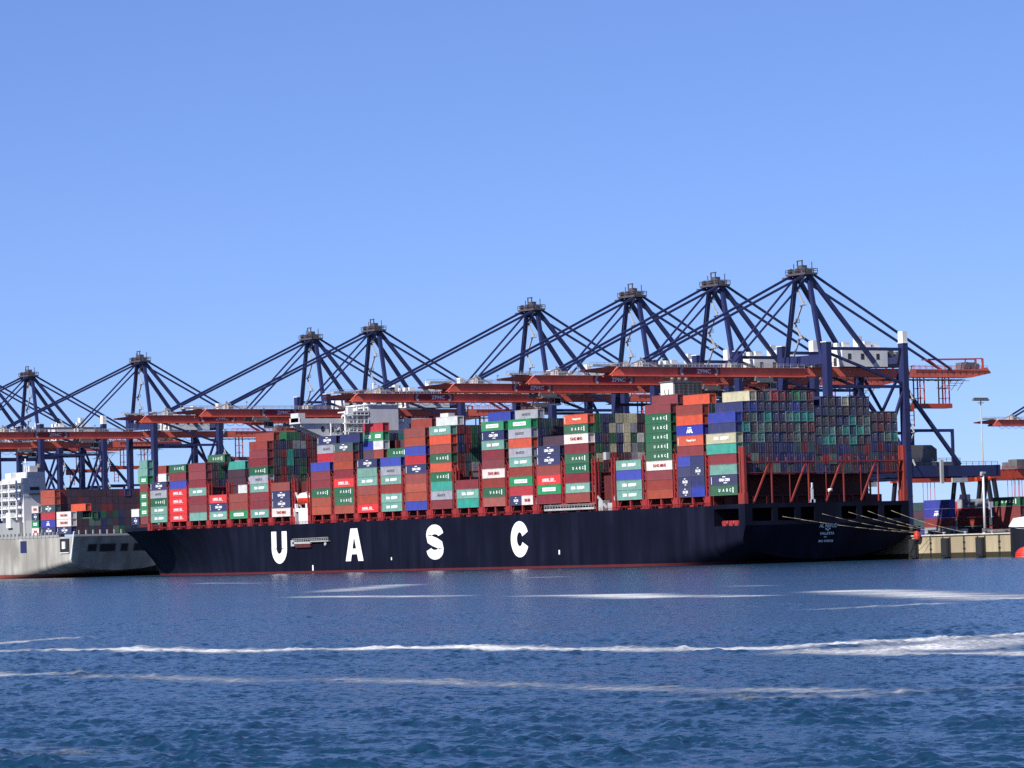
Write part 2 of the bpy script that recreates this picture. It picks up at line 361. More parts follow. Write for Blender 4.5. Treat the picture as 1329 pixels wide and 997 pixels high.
# fenders along the wall, bollards on its edge
fm = MB(); fm.box(-1.1, 0, -1.4, 1.4, 0.3, 5.6); fm.box(-1.3, -1.1, -1.2, 1.2, 0.8, 5.2)
fm.box(-0.35, 0.0, -1.6, -1.4, 0.3, 5.9); fm.box(-0.35, 0.0, 1.4, 1.6, 0.3, 5.9)
fmesh = fm.mesh('quay_fender', 'rubber')
names = ['beside the ship stern corner', 'second from the ship stern', 'third from the ship stern', 'at the quay corner']
for i, y in enumerate((0.2, -13.5, -28.0, -42.3)):
    tag(put('quay_fender', fmesh, None, (60.5, y, 0)), 'dark rubber fender panel on the concrete quay wall, ' + names[i], 'fender', 'fenders on the quay wall')
lmb = MB()
for y in (-0.22, 0.22): lmb.box(-0.16, 0, y - 0.06, y + 0.06, 0.4, 6.2)
for z in np.arange(0.6, 6.2, 0.4): lmb.box(-0.12, -0.02, -0.16, 0.16, z, z + 0.06)
lmb.box(-0.05, 0, -0.5, 0.5, 2.3, 2.8); lmb.box(-0.05, 0, -0.5, 0.5, 4.0, 4.5)
lme = lmb.mesh('quay_ladder', 'rubber')
for y, w in ((-6.6, 'between the first and second fender from the ship'), (-20.7, 'between the second and third fender from the ship'), (-35.2, 'between the last two fenders before the quay corner')):
    tag(put('quay_ladder', lme, None, (60.5, y, 0)), 'dark steel ladder on the quay wall ' + w, 'ladder', 'ladders on the quay wall')
bm_ = MB(); bm_.tube((0, 0, 0), (0, 0, 0.7), 0.35, 10); bm_.tube((0, 0, 0.7), (0, 0, 1.0), 0.55, 10, 0.5); bmesh_ = bm_.mesh('bollard', 'light_grey')
bn = ['holding the ship stern ropes', 'second along the wall from the ship', 'third along the wall from the ship', 'fourth along the wall from the ship', 'nearest the quay corner']
for i, y in enumerate((-2.5, -10.0, -19.0, -30.0, -40.0)):
    tag(put('bollard', bmesh_, None, (62.6, y, GZ)), 'pale mooring bollard on the quay edge, ' + bn[i], 'bollard', 'bollards on the quay edge')

# ------------------------------------------------------------------ main container ship
SHIP = empty('container_ship', (29.3, 200, 0))
tag(SHIP, 'huge navy blue container ship with tall white hull letters moored under the cranes', 'ship')
def ship_part(mb, name, mats, parent=None, fixn=False):
    for i, v in enumerate(mb.v): mb.v[i] = (v[0] - 29.3, v[1] - 200, v[2])
    return mb.build(name, mats, parent or SHIP, fixn=fixn)
def ship_put(name, me, x, y, z, parent=None):
    return put(name, me, parent or SHIP, (x - 29.3, y - 200, z))

ZD = 16.3
def hull_half(Y, z):
    HB = 29.3
    if Y < 52:
        zt = 7.2 * (1 - Y / 52.0); zb = 0.9 - 0.28 * Y
        if z >= zt: return HB
        u = min(1, max(0, (zt - z) / max(0.01, zt - zb))); return HB * (1 - u ** 2.0) ** 0.5
    if Y < 262: return HB
    t = min(1, max(0, z / ZD))
    bd = HB if Y < 334 else HB * max(0, 1 - ((Y - 334) / 69.0) ** 2.1) ** 0.62
    if Y <= 392:
        p = (Y - 262) / 130.0; bw = HB * (1 - p ** 1.7)
        return bw + (bd - bw) * t ** 1.7
    zs = (Y - 392) / 11.0 * 14.0
    return bd * max(0, min(1, (z - zs) / max(0.1, ZD - zs))) ** 1.1 if z > zs else 0.0

RAKE = 0.34
def loft(mb, Ys, ztop, nz, zbf):
    rows = []
    for Y in Ys:
        zt = ztop(Y); zb = zbf(Y); r = []
        for i in range(nz + 1):
            z = zb + (zt - zb) * i / nz; r.append((hull_half(Y, z), z, Y + max(0, 1 - Y / 14.0) * (10.6 - z) * RAKE))
        rows.append(r)
    for side in (-1, 1):
        base = len(mb.v)
        for Y, r in zip(Ys, rows):
            for b, z, yy in r: mb.v.append((29.3 + side * b, yy, z))
        n = nz + 1
        for i in range(len(Ys) - 1):
            for j in range(nz):
                a = base + i * n + j; q = (a, a + 1, a + n + 1, a + n)
                mb.f.append(q if side < 0 else q[::-1]); mb.mi.append(0); mb.smooth.append(True)
    return rows
zbf = lambda Y: max(-3.0, 0.9 - 0.28 * Y + 0.01) if Y < 52 else (max(-3, (Y - 392) / 11.0 * 14.0) if Y > 392 else -3.0)
mb = MB()
Ys1 = [0, 3.5, 7, 10.5, 14]
rA = loft(mb, Ys1, lambda Y: 10.6, 22, zbf)
Ys2 = [14, 20, 26, 32, 38, 44, 50, 52, 100, 160, 220, 262] + list(np.linspace(268, 403, 46))
loft(mb, Ys2, lambda Y: ZD, 22, zbf)
# transom, mooring deck floor, break bulkhead, main deck
tr = [(29.3 - b, yy, z) for b, z, yy in rA[0]] + [(29.3 + b, yy, z) for b, z, yy in reversed(rA[0])]
mb.quad(tr, 0)
mb.quad([(0, 0, 10.6), (58.6, 0, 10.6), (58.6, 14, 10.6), (0, 14, 10.6)], 1)
mb.quad([(0, 14, 10.6), (58.6, 14, 10.6), (58.6, 14, ZD), (0, 14, ZD)], 0)
dk = [(29.3 - hull_half(Y, ZD), Y, ZD - 0.01) for Y in Ys2] + [(29.3 + hull_half(Y, ZD), Y, ZD - 0.01) for Y in reversed(Ys2)]
mb.quad(dk, 1)
hull = ship_part(mb, 'hull', ['navy_hull', 'dark_red'], fixn=False)

# upper transom with mooring openings
mb = MB()
mb.box(0, 58.6, 0.0, 14.0, 15.3, ZD + 0.2)
mb.box(0, 58.6, 0.0, 0.35, 10.6, 11.7)
for a, b in ((0, 2.6), (9.5, 11.5), (17.5, 19.5), (24.5, 34.0), (39.5, 41.5), (47.5, 49.5), (56, 58.6)): mb.box(a, b, 0.003, 0.4, 11.7, 15.3)
mb.box(0.003, 0.5, 0.4, 2.8, 10.6, 15.3); mb.box(58.1, 58.597, 0.4, 14.0, 10.6, 15.3)
ship_part(mb, 'transom', 'navy_hull')
mb = MB()
for x in (5, 13, 21, 38, 46, 53):
    mb.tube((x, 3, 10.6), (x, 3, 11.8), 0.5, 8); mb.tube((x + 1.4, 3, 10.6), (x + 1.4, 3, 11.8), 0.5, 8)
for y in (4.5, 7.0, 10.0): mb.box(1.0, 2.6, y, y + 1.6, 10.6, 12.0); mb.tube((1.8, y - 0.6, 11.4), (1.8, y + 2.0, 11.4), 0.7, 10)
ship_part(mb, 'mooring_winch', 'lash_red')

# hatch coaming block and inner deck passage
mb = MB()
mb.box(4.2, 54.4, 15.5, 60.6, ZD, 18.7); mb.box(4.2, 54.4, 72, 232, ZD, 18.7); mb.box(4.2, 54.4, 245.5, 343, ZD, 18.7); mb.box(12, 46, 343, 376, ZD, 18.7)
ship_part(mb, 'hatch_coaming', 'dark_red')

BAYS = [9.4, 24.2, 39.0, 53.8, 79.5, 94.2, 108.9, 123.6, 138.3, 153.0, 167.7, 182.4, 196.9, 211.4, 226.0, 252.3, 266.7, 281.1, 295.5, 309.8, 324.1, 338.6]
CZ = 19.05; TP = 2.87; RP = 2.52; RX0 = 1.5   # first tier, tier pitch, row pitch, first row centre
# stanchions under the outboard stacks
mb = MB()
for y in (-6.0, 6.0):
    mb.box(-0.35, 0.35, y - 0.3, y + 0.3, 0, 2.62); mb.box(-0.6, 0.6, y - 0.55, y + 0.55, 0, 0.25)
    mb.beam((0, y * 0.96, 0.2), (0, y * 0.78, 2.4), 0.22)
mb.box(-0.3, 0.3, -0.3, 0.3, 0.5, 2.62); mb.box(-0.6, 0.6, -0.9, 0.9, 0, 0.55)
mb.box(-0.4, 0.9, -6.4, 6.4, 2.62, 2.72)
for y in (-3.2, 3.2): mb.beam((0.1, y - 1.6, 0.9), (0.1, y + 1.6, 0.9), 0.1)
stm = mb.mesh('container_stanchion', 'lash_red')
for y in BAYS[1:]: ship_put('container_stanchion', stm, 0.75, y, ZD)
# lashing bridges between the bays
def lash_mesh(w, top):
    mb = MB(); n = int(w / 5.04)
    for ex in (0.0, w):
        s = 1 if ex == 0 else -1
        for dx in (0.0, 1.1):
            for dy in (-0.75, 0.75): mb.box(min(ex + s * dx, ex + s * (dx + 0.4)), max(ex + s * dx, ex + s * (dx + 0.4)), dy - 0.2, dy + 0.2, 0, top + 1.0)
        mb.box(min(ex, ex + s * 1.5), max(ex, ex + s * 1.5), -0.5, 0.5, 0, 2.6)
        z = 2.7
        while z < top: 
            mb.beam((ex + s * 0.2, -0.75, z), (ex + s * 0.2, 0.75, z + 2.4), 0.12); z += 2.87
    for i in range(n + 1):
        x = 0.8 + i * (w - 1.6) / n
        mb.box(x - 0.18, x + 0.18, -0.35, 0.35, 0, top)
    z = 2.6
    while z <= top + 0.1:
        mb.box(0.42, w - 0.42, -0.72, 0.72, z, z + 0.18)
        mb.beam((0.3, -0.75, z + 1.2), (w - 0.3, -0.75, z + 1.2), 0.07); z += 2.87
    return mb.mesh('lashing_bridge', 'lash_red')
lm = lash_mesh(58.0, 14.2)
for i, y in enumerate(BAYS):
    if i in (3,): continue
    g = {14: 234.1, 21: 346.6}.get(i, y + 7.4)
    ship_put('lashing_bridge', lm, 0.3, g, ZD)
for y in (61.6, 71.4, 244.2): ship_put('lashing_bridge', lm, 0.3, y, ZD)
# open frame over the mooring deck at the stern
mb = MB()
ZB = 28.0
for ex in (0.35, 57.4):
    mb.box(ex, ex + 0.85, 0.3, 1.6, ZD + 0.2, ZB + 4.2); mb.box(ex + 0.05, ex + 0.6, 2.0, 2.6, ZD + 0.2, ZB + 4.2)
    mb.box(ex - 0.3, ex + 1.0, 0.1, 2.8, ZD + 0.2, ZD + 3.2)
mb.box(1.2, 57.4, 0.45, 1.7, ZB - 0.25, ZB + 0.1); mb.box(1.2, 57.4, 0.7, 1.5, ZB - 3.1, ZB - 2.95)
for x in np.linspace(3.5, 55.0, 17): mb.box(x - 0.1, x + 0.1, 1.75, 2.0, ZB, ZB + 1.2)
for xt in (10.0, 23.0, 35.5, 48.0):
    mb.beam((xt - 0.6, 0.7, ZB - 0.3), (xt - 6.2, 0.7, ZD + 0.6), 0.42); mb.beam((xt + 0.2, 0.7, ZB - 0.3), (xt + 0.2, 0.7, ZD + 0.3), 0.34)
for xt in (1.6, 16.6, 29.5, 42.0, 55.8): mb.beam((xt, 0.8, ZB - 0.3), (xt, 0.8, ZD + 0.3), 0.18)
ship_part(mb, 'stern_frame', 'shaded_red')
mb = MB()
mb.box(4, 58.0, 11.0, 14.2, ZD + 0.2, 18.7); mb.box(6, 52, 9.0, 10.9, CZ - 0.5, CZ - 0.1)
for x in np.linspace(6.5, 51.5, 10): mb.box(x - 0.25, x + 0.25, 4.0, 4.6, ZD + 0.2, CZ - 0.5)
ship_part(mb, 'aft_hatch', 'dark_red')
mb = MB(); mb.box(1.6, 57.0, 15.9, 16.3, ZD, 24.6); mb.box(2.9, 57.2, 3.4, 15.8, 24.45, 24.7); ship_part(mb, 'aft_bulkhead', 'dark_red')
mb = MB()
mb.box(23.8, 24.6, 0.5, 1.0, ZD + 0.2, 20.6); mb.box(23.4, 25.2, 0.5, 1.2, ZD + 0.2, 17.4); mb.box(24.0, 24.4, 0.4, 0.9, 20.6, 22.0); mb.tube((30.0, 0.6, 19.8), (31.2, 0.6, 20.0), 0.45, 8)
ship_part(mb, 'stern_light', 'white')

# hull letters
def letters():
    def pl(y0, z0): return lambda p: (-0.03, y0 - p.x, z0 + p.y)
    H = 10.5; wd_ = 3.3
    # U  (outline 10.2 wide, seen from port: left = bow)
    mb = MB(); W = 10.2
    c = [(wd_ / 2, H), (wd_ / 2, 4.6)] + [(W / 2 - (W - wd_) / 2 * math.cos(a), 4.9 - (4.9 - wd_ * 0.42) * math.sin(a)) for a in np.linspace(0.1, math.pi - 0.1, 18)] + [(W - wd_ / 2, 4.6), (W - wd_ / 2, H)]
    stroke(mb, c, wd_, pl(258.8, 3.6)); ship_part(mb, 'hull_letter', 'letter_white')
    # A
    mb = MB(); W = 11.0; P = pl(211.0, 3.6)
    def poly(pts): mb.quad([P(Vector(p)) for p in pts])
    poly([(0, 0), (3.2, 0), (5.5, 7.8), (5.5, H), (3.4, H)]); poly([(W, 0), (W - 3.4, H), (5.5, H), (5.5, 7.8), (W - 3.2, 0)])
    poly([(3.85, 2.2), (7.15, 2.2), (6.62, 4.0), (4.38, 4.0)])
    ship_part(mb, 'hull_letter', 'letter_white')
    # S
    mb = MB(); W = 9.9; w2 = 3.0
    top = [(W / 2 + (W - w2) / 2 * math.cos(a), H - w2 / 2 - 1.55 + (1.75) * math.sin(a)) for a in np.linspace(0.05, math.pi, 14)]
    mid = [(w2 / 2 + 0.25, 6.2), (W * 0.38, 5.55), (W * 0.62, 4.95), (W - w2 / 2 - 0.25, 4.2)]
    bot = [(W / 2 + (W - w2) / 2 * math.cos(a), w2 / 2 + 1.55 + 1.75 * math.sin(a)) for a in np.linspace(0, -math.pi + 0.05, 14)]
    stroke(mb, top + mid + bot, w2, pl(162.2, 3.6)); ship_part(mb, 'hull_letter', 'letter_white')
    # C
    mb = MB(); W = 9.6
    c = [(W / 2 + (W - wd_) / 2 * math.cos(a), H / 2 + (H / 2 - wd_ * 0.45) * math.sin(a)) for a in np.linspace(0.42, 2 * math.pi - 0.42, 34)]
    stroke(mb, c, wd_, pl(114.9, 3.6)); ship_part(mb, 'hull_letter', 'letter_white')
letters()
def stern_text(txt, w, h, x, z):
    me = text_mesh('stern_lettering', txt, w, h, 'stern', 'letter_white', 0.03, 0.02); o = ship_put('stern_lettering', me, x, (10.6 - z) * RAKE - 0.02, z); o.rotation_euler.x = math.atan(RAKE)
stern_text('AL NEFUD', 6.3, 1.1, 29.3, 10.4 - 0.4); stern_text('VALLETTA', 5.2, 0.8, 29.3, 7.85); stern_text('IMO 9708758', 5.2, 0.7, 29.3, 5.75)
mb = MB()
for z0, s in ((8.95, 1.0), (6.85, 0.55)):
    stroke(mb, [(28.4 + 1.8 * t * s, z0 + 0.25 * s * math.sin(9 * t)) for t in np.linspace(0, 1, 12)], 0.28 * s, lambda p: (p.x, (10.6 - p.y) * RAKE - 0.04, p.y))
ship_part(mb, 'stern_script', 'letter_white')
# draught marks and small pilot signs
for y, z, w, h in ((232.0, 0.8, 0.8, 1.8), (183, 3.6, 0.6, 0.9), (89.5, 4.0, 0.7, 1.3)):
    mb = MB(); mb.box(-0.035 - max(0, (y - 262) * 0.002), -0.005, y - w / 2, y + w / 2, z, z + h); ship_part(mb, 'draught_mark', 'letter_white')
# accommodation ladders
mb = MB()
mb.box(-0.9, -0.05, 232, 243.5, 9.7, 10.4); mb.box(-0.8, -0.05, 220.5, 232, 10.2, 10.6); mb.railing((-0.85, 220.5, 10.5), (-0.85, 243.5, 10.3), 1.1, 16, 0.12); mb.box(-0.9, -0.05, 242.5, 244.5, 9.0, 11.0)
mb.box(-0.7, -0.05, 232.2, 242, 8.5, 9.65, 1); mb.tube((-0.6, 223, 9.4), (-0.05, 223, 9.4), 0.55, 10)
ship_part(mb, 'accommodation_ladder', ['light_grey', 'dark_red'])
mb = MB()
mb.box(-0.5, 0.2, 70.5, 96, 16.9, 17.5); mb.railing((-0.45, 70.5, 17.5), (-0.45, 96, 17.5), 1.0, 18, 0.1); mb.box(-0.5, 0.2, 70.5, 96, 18.35, 18.6)
ship_part(mb, 'accommodation_ladder', 'light_grey')
# bulwark rail on the deck edge
mb = MB()
mb.railing((0.06, 98, ZD), (0.06, 342, ZD), 1.0, 120, 0.07); mb.railing((0.06, 16, ZD), (0.06, 70, ZD), 1.0, 30, 0.07)
ship_part(mb, 'deck_railing', 'lash_red')

# forward deckhouse with bridge wings
DH = empty('deckhouse', (29.3 - 29.3, 238.7 - 200, ZD)); DH.parent = SHIP
def dh_part(mb, name, mats):
    for i, v in enumerate(mb.v): mb.v[i] = (v[0] - 29.3, v[1] - 238.7, v[2] - ZD)
    return mb.build(name, mats, DH)
mb = MB(); mb.box(14, 44.6, 234.5, 243.5, ZD, 44.0); mb.box(17.5, 41.1, 235.5, 243.8, 44.0, 49.4); mb.box(24.0, 35.8, 233.8, 243.8, 47.0, 55.4); mb.box(19.5, 24.0, 236.0, 243.8, 49.4, 53.2)
for z in np.arange(21, 44, 3.0): mb.box(13.0, 45.6, 233.4, 244.0, z, z + 0.22)
dh_part(mb, 'wall', 'superstructure')
mb = MB(); mb.box(18.5, 24.0, 233.6, 244.4, 53.2, 53.6); mb.box(23.4, 36.4, 233.4, 244.4, 55.4, 55.8); mb.box(19.0, 23.0, 234.2, 240, 55.0, 55.3); dh_part(mb, 'roof', 'white')
mb = MB()     # white screens, ladders and gallery decks behind the wing
mb.box(15.0, 15.5, 234.0, 234.6, 44, 53.5); mb.box(19.6, 20.1, 234.0, 234.6, 44, 55.2); mb.box(22.4, 22.9, 234.0, 234.6, 44, 55.2)
for z in (46.4, 49.2, 52.0): mb.box(15.0, 24.0, 233.6, 235.8, z, z + 0.3); mb.railing((15.0, 233.7, z + 0.3), (24.0, 233.7, z + 0.3), 1.1, 6, 0.14)
mb.beam((15.6, 234.2, 46.6), (19.4, 234.2, 49.2), 0.3, 0.5); mb.beam((19.4, 234.8, 49.4), (15.6, 234.8, 52.0), 0.3, 0.5); mb.box(16.5, 18.5, 234.6, 236.0, 52.3, 54.6)
dh_part(mb, 'gallery', 'white')
for z in np.arange(22.0, 43, 3.0):
    mb = MB()
    for x in np.arange(17, 43, 3.2): mb.box(x, x + 1.1, 234.42, 234.5, z, z + 1.0)
    for y in np.arange(235.8, 243, 2.4): mb.box(13.92, 14, y, y + 1.0, z, z + 1.0)
    dh_part(mb, 'window', 'glass')
mb = MB(); mb.box(19.42, 19.5, 237, 243, 50.6, 52.0); dh_part(mb, 'window', 'glass')
for s in (-1, 1):
    mb = MB()
    X = lambda u: 29.3 + s * u
    bx = lambda u0, u1, *a: mb.box(min(X(u0), X(u1)), max(X(u0), X(u1)), *a)
    bx(9.8, 30.8, 235.5, 242.5, 49.4, 49.9)           # wing deck
    bx(30.6, 30.8, 235.5, 242.5, 49.9, 51.3); bx(9.8, 30.8, 235.5, 235.7, 49.9, 51.1); bx(9.8, 30.8, 242.3, 242.5, 49.9, 51.1)
    bx(28.2, 30.8, 236.5, 241.5, 49.9, 52.9)          # wing console box
    # lightened bracket plates under the wing
    for y in (236.2, 241.6):
        mb.prism([(X(14.8), 43.2), (X(14.8), 49.4), (X(30.2), 49.4), (X(30.2), 48.4), (X(17.0), 43.2)] if s > 0 else [(X(14.8), 43.2), (X(17.0), 43.2), (X(30.2), 48.4), (X(30.2), 49.4), (X(14.8), 49.4)], 1, y - 0.15, y + 0.15)
    dh_part(mb, 'bridge_wing', 'superstructure')
mb = MB()
for x, r in ((7.5, 0.75), (10.8, 0.95), (13.3, 0.8)):
    mb.prism([(x + r * math.cos(a), 47.6 + (r * 1.3) * math.sin(a) - max(0, (x - 7.5)) * 0.12) for a in np.linspace(0, 2 * math.pi, 15)[:-1]], 1, 235.98, 236.03)
dh_part(mb, 'bracket_hole', 'dark_grey')
mb = MB()
for i in range(8):     # outside galleries and stairs on the port side
    z = 24 + i * 3.0
    mb.box(9.5, 13.9, 234.4, 236.2, z, z + 0.18); mb.railing((9.6, 234.5, z + 0.18), (13.9, 234.5, z + 0.18), 1.05, 4, 0.12)
    mb.beam((9.8, 235.2, z), (13.6, 235.2, z + 3.0), 0.25, 0.5) if i % 2 else mb.beam((13.6, 235.2, z), (9.8, 235.2, z + 3.0), 0.25, 0.5)
mb.box(9.6, 10.0, 234.4, 234.8, ZD, 49.4)
dh_part(mb, 'stairway', 'white')
mb = MB()
mb.box(28.6, 30.0, 238.4, 239.8, 55.4, 59.0); mb.tube((29.3, 239, 59), (29.3, 239, 63), 0.25, 8); mb.box(26.8, 31.8, 238.8, 239.2, 60.0, 60.3); mb.tube((25.6, 238, 55.8), (25.6, 238, 57.2), 0.9, 10, 0.7); mb.tube((33.4, 239, 55.4), (33.4, 239, 56.8), 0.8, 10, 0.6)
dh_part(mb, 'radar_mast', 'white')
# boat station in the gap below the bridge wing
mb = MB()
mb.box(0.4, 1.4, 235.0, 241.2, ZD, 20.4); mb.box(0.4, 1.4, 243.1, 244.3, ZD, 20.4); mb.box(0.4, 3.6, 234.8, 244.4, 20.4, 21.5)
for y in (236.0, 243.0): mb.beam((2.6, y, 21.5), (0.6, y, 26.8), 0.5); mb.box(0.3, 1.2, y - 0.4, y + 0.4, 21.5, 23.0)
mb.box(2.5, 2.9, 234.0, 234.6, 21, 30.0)
ship_part(mb, 'boat_davit', 'white')
# dark shell of the deckhouse lower decks on the ship side
mb = MB(); mb.box(3.2, 13.0, 235, 244, ZD, 30.5); ship_part(mb, 'deck_store', 'dark_red')
# lifeboat (hangs in the davit)
LB = empty('lifeboat', (1.9, 239.2, 24.0)); tag(LB, 'orange lifeboat with white canopy hanging in its davit below the bridge wing', 'lifeboat')
def boat_loft(sec, name, mats, parent, L=8.4, B=1.5):
    mb = MB(); n = 12; rows = []
    for i in range(n + 1):
        t = -1 + 2 * i / n; w = B * (1 - abs(t) ** 2.6) ** 0.6 if abs(t) < 1 else 0.02
        rows.append([(w * a, t * L / 2, b * (0.65 + 0.35 * (1 - abs(t) ** 3)) if c else b) for a, b, c in sec])
    k = len(sec); base = len(mb.v)
    for r in rows: mb.v += r
    for i in range(n):
        for j in range(k - 1):
            a = base + i * k + j; mb.f.append((a, a + k, a + k + 1, a + 1)); mb.mi.append(0); mb.smooth.append(True)
    return mb.build(name, mats, parent, fixn=True)
boat_loft([(-1, 0.9, 0), (-0.95, 0.0, 0), (-0.6, -0.9, 0), (0, -1.2, 0), (0.6, -0.9, 0), (0.95, 0, 0), (1, 0.9, 0)], 'hull', 'life_orange', LB)
boat_loft([(-1.0, 0.9, 0), (-0.85, 1.9, 1), (-0.5, 2.5, 1), (0, 2.7, 1), (0.5, 2.5, 1), (0.85, 1.9, 1), (1.0, 0.9, 0)], 'canopy', 'white', LB)

# funnel casing in the aft gap
FN = empty('funnel', (22.2 + 5.2 - 29.3, 63.8 - 200, ZD)); FN.parent = SHIP
def fn_part(mb, name, mats):
    for i, v in enumerate(mb.v): mb.v[i] = (v[0] - 27.4, v[1] - 63.8, v[2] - ZD)
    return mb.build(name, mats, FN)
mb = MB(); mb.box(22.2, 32.8, 61.0, 67.0, ZD, 53.4); fn_part(mb, 'casing', 'white')
mb = MB()
for x in np.arange(22.7, 32.0, 1.7):
    mb.box(x, x + 1.35, 60.9, 61.0, 47.5, 53.0)
    for z in np.arange(47.6, 53, 0.45): mb.box(x + 0.04, x + 1.31, 60.78, 60.9, z, z + 0.2)
fn_part(mb, 'louvre', 'mid_grey')
mb = MB()
stroke(mb, [(64 + 1.0 * math.cos(a), 50.6 + 1.15 * math.sin(a)) for a in np.linspace(2.5, 7.0, 16)], 0.35, lambda p: (22.17, p.x, p.y)); fn_part(mb, 'emblem', 'dark_grey')
mb = MB(); mb.box(21.9, 33.1, 60.7, 67.3, 53.4, 53.7)
for x in (24.5, 27.0, 29.5): mb.tube((x, 64, 53.7), (x, 64, 54.9), 0.7, 10)
fn_part(mb, 'exhaust_pipe', 'mid_grey')
mb = MB(); mb.box(3.6, 50, 61.9, 70.8, ZD, 26.5); ship_part(mb, 'engine_casing', 'dark_red')
mb = MB()
mb.box(0.5, 3.4, 62.5, 65.0, ZD, 18.5); mb.tube((2, 63.5, 18.5), (2, 63.5, 20.5), 0.6, 8); mb.box(0.6, 3.0, 67.6, 69.8, ZD, 19.3); mb.beam((1.0, 66, 17), (1.0, 71, 20.8), 0.5); mb.box(1.0, 2.4, 65.8, 67.2, 31.0, 33.2); mb.tube((1.4, 63.8, ZD), (1.4, 63.8, 25), 0.12, 6)
ship_part(mb, 'deck_machinery', ['light_grey'])
# forecastle: bulwark, foremast, anchor winches
mb = MB()
for s in (-1, 1):
    pr = None
    for Y in np.linspace(345, 402.9, 24):
        p = (29.3 + s * hull_half(Y, ZD), Y)
        if pr: mb.quad([(pr[0], pr[1], ZD - 0.02), (p[0], p[1], ZD - 0.02), (p[0], p[1], ZD + 1.3), (pr[0], pr[1], ZD + 1.3)])
        pr = p
ship_part(mb, 'bulwark', 'navy_hull')
mb = MB(); mb.tube((29.3, 392, ZD), (29.3, 392, 33), 0.5, 8, 0.3); mb.box(27.5, 31.1, 391.7, 392.3, 28, 28.4); mb.box(28.6, 30, 391.2, 392.8, ZD, 20)
ship_part(mb, 'foremast', 'light_grey')

# ------------------------------------------------------------------ containers
PAL = {  # code: (colour words, linear colour, lettering style)
 'mr': ('maroon', lin(138, 42, 50), None), 'br': ('brown', lin(152, 60, 48), None), 'ob': ('rust orange', lin(178, 76, 50), None),
 'or': ('orange', lin(224, 84, 46), None), 'hl': ('orange', lin(222, 88, 50), 'HL'), 'hs': ('bright red', lin(240, 42, 40), 'HS'), 'rd': ('red', lin(196, 36, 52), None),
 'ua': ('dark green', lin(28, 104, 66), 'UA'), 'ev': ('green', lin(36, 150, 92), 'EV'), 'ch': ('pale teal', lin(118, 172, 156), 'CH'), 'tl': ('pale teal', lin(120, 172, 158), None),
 'tq': ('turquoise', lin(54, 172, 152), None), 'cm': ('navy', lin(40, 48, 98), 'CM'), 'nv': ('navy', lin(44, 52, 104), None), 'bl': ('blue', lin(48, 66, 172), None), 'ap': ('blue', lin(44, 52, 176), 'AP'),
 'cr': ('white', lin(226, 210, 202), 'CR'), 'gy': ('grey', lin(172, 174, 184), 'GY'), 'wh': ('white', lin(206, 206, 204), None), 'be': ('cream', lin(214, 206, 168), 'CH'),
 'dt': ('dark slate', lin(58, 82, 88), 'CM'), 'pk': ('dusty pink', lin(178, 92, 80), None), 'dk': ('dark plum', lin(82, 56, 72), None), 'gn': ('grey green', lin(112, 140, 126), None),
}
LETTER = {'HL': 'with small lettering', 'HS': 'with white script', 'UA': 'with spaced letters', 'EV': 'with white band', 'CH': 'with white lettering', 'CM': 'with white logo',
          'AP': 'with large logo', 'CR': 'with red lettering', 'GY': 'with grey lettering', None: ''}
BW, BH = 2.44, 2.80
def box_mesh(L, H=BH):
    mb = MB(); h = L / 2; w = BW / 2
    mb.box(-w + 0.06, w - 0.06, -h + 0.22, h - 0.06, 0.08, H - 0.07, 0)
    for x in (-w, w - 0.16):
        for y in (-h, h - 0.16): mb.box(x, x + 0.16, y, y + 0.16, 0, H, 1)
        mb.box(x, x + 0.12, -h + 0.16, h - 0.16, 0.004, 0.16, 1); mb.box(x, x + 0.10, -h + 0.16, h - 0.16, H - 0.12, H - 0.004, 1)
    for y in (-h, h - 0.12):
        mb.box(-w + 0.16, w - 0.16, y, y + 0.12, 0.004, 0.16, 1); mb.box(-w + 0.16, w - 0.16, y, y + 0.12, H - 0.12, H - 0.004, 1)
    return mb.mesh('shipping_container', ['box', 'box_frame'])
BM = {40: box_mesh(12.19), 20: box_mesh(5.95), 45: box_mesh(13.4)}
def door_mesh(L):
    mb = MB(); y = -L / 2 + 0.2
    for s in (-1, 1):
        mb.box(min(s * 0.03, s * 1.03), max(s * 0.03, s * 1.03), y - 0.05, y - 0.002, 0.2, BH - 0.16, 0)
        for x in (0.3, 0.78): mb.box(s * x - 0.03, s * x + 0.03, y - 0.11, y - 0.05, 0.2, BH - 0.16, 1)
        mb.box(min(s * 0.2, s * 0.85), max(s * 0.2, s * 0.85), y - 0.14, y - 0.11, 0.9, 1.02, 1)
    mb.box(0.35, 0.95, y - 0.06, y - 0.05, 2.1, 2.3, 2)
    return mb.mesh('door', ['box', 'mid_grey', 'letter_white'])
DM = {40: door_mesh(12.19), 45: door_mesh(13.4), 20: door_mesh(5.95)}
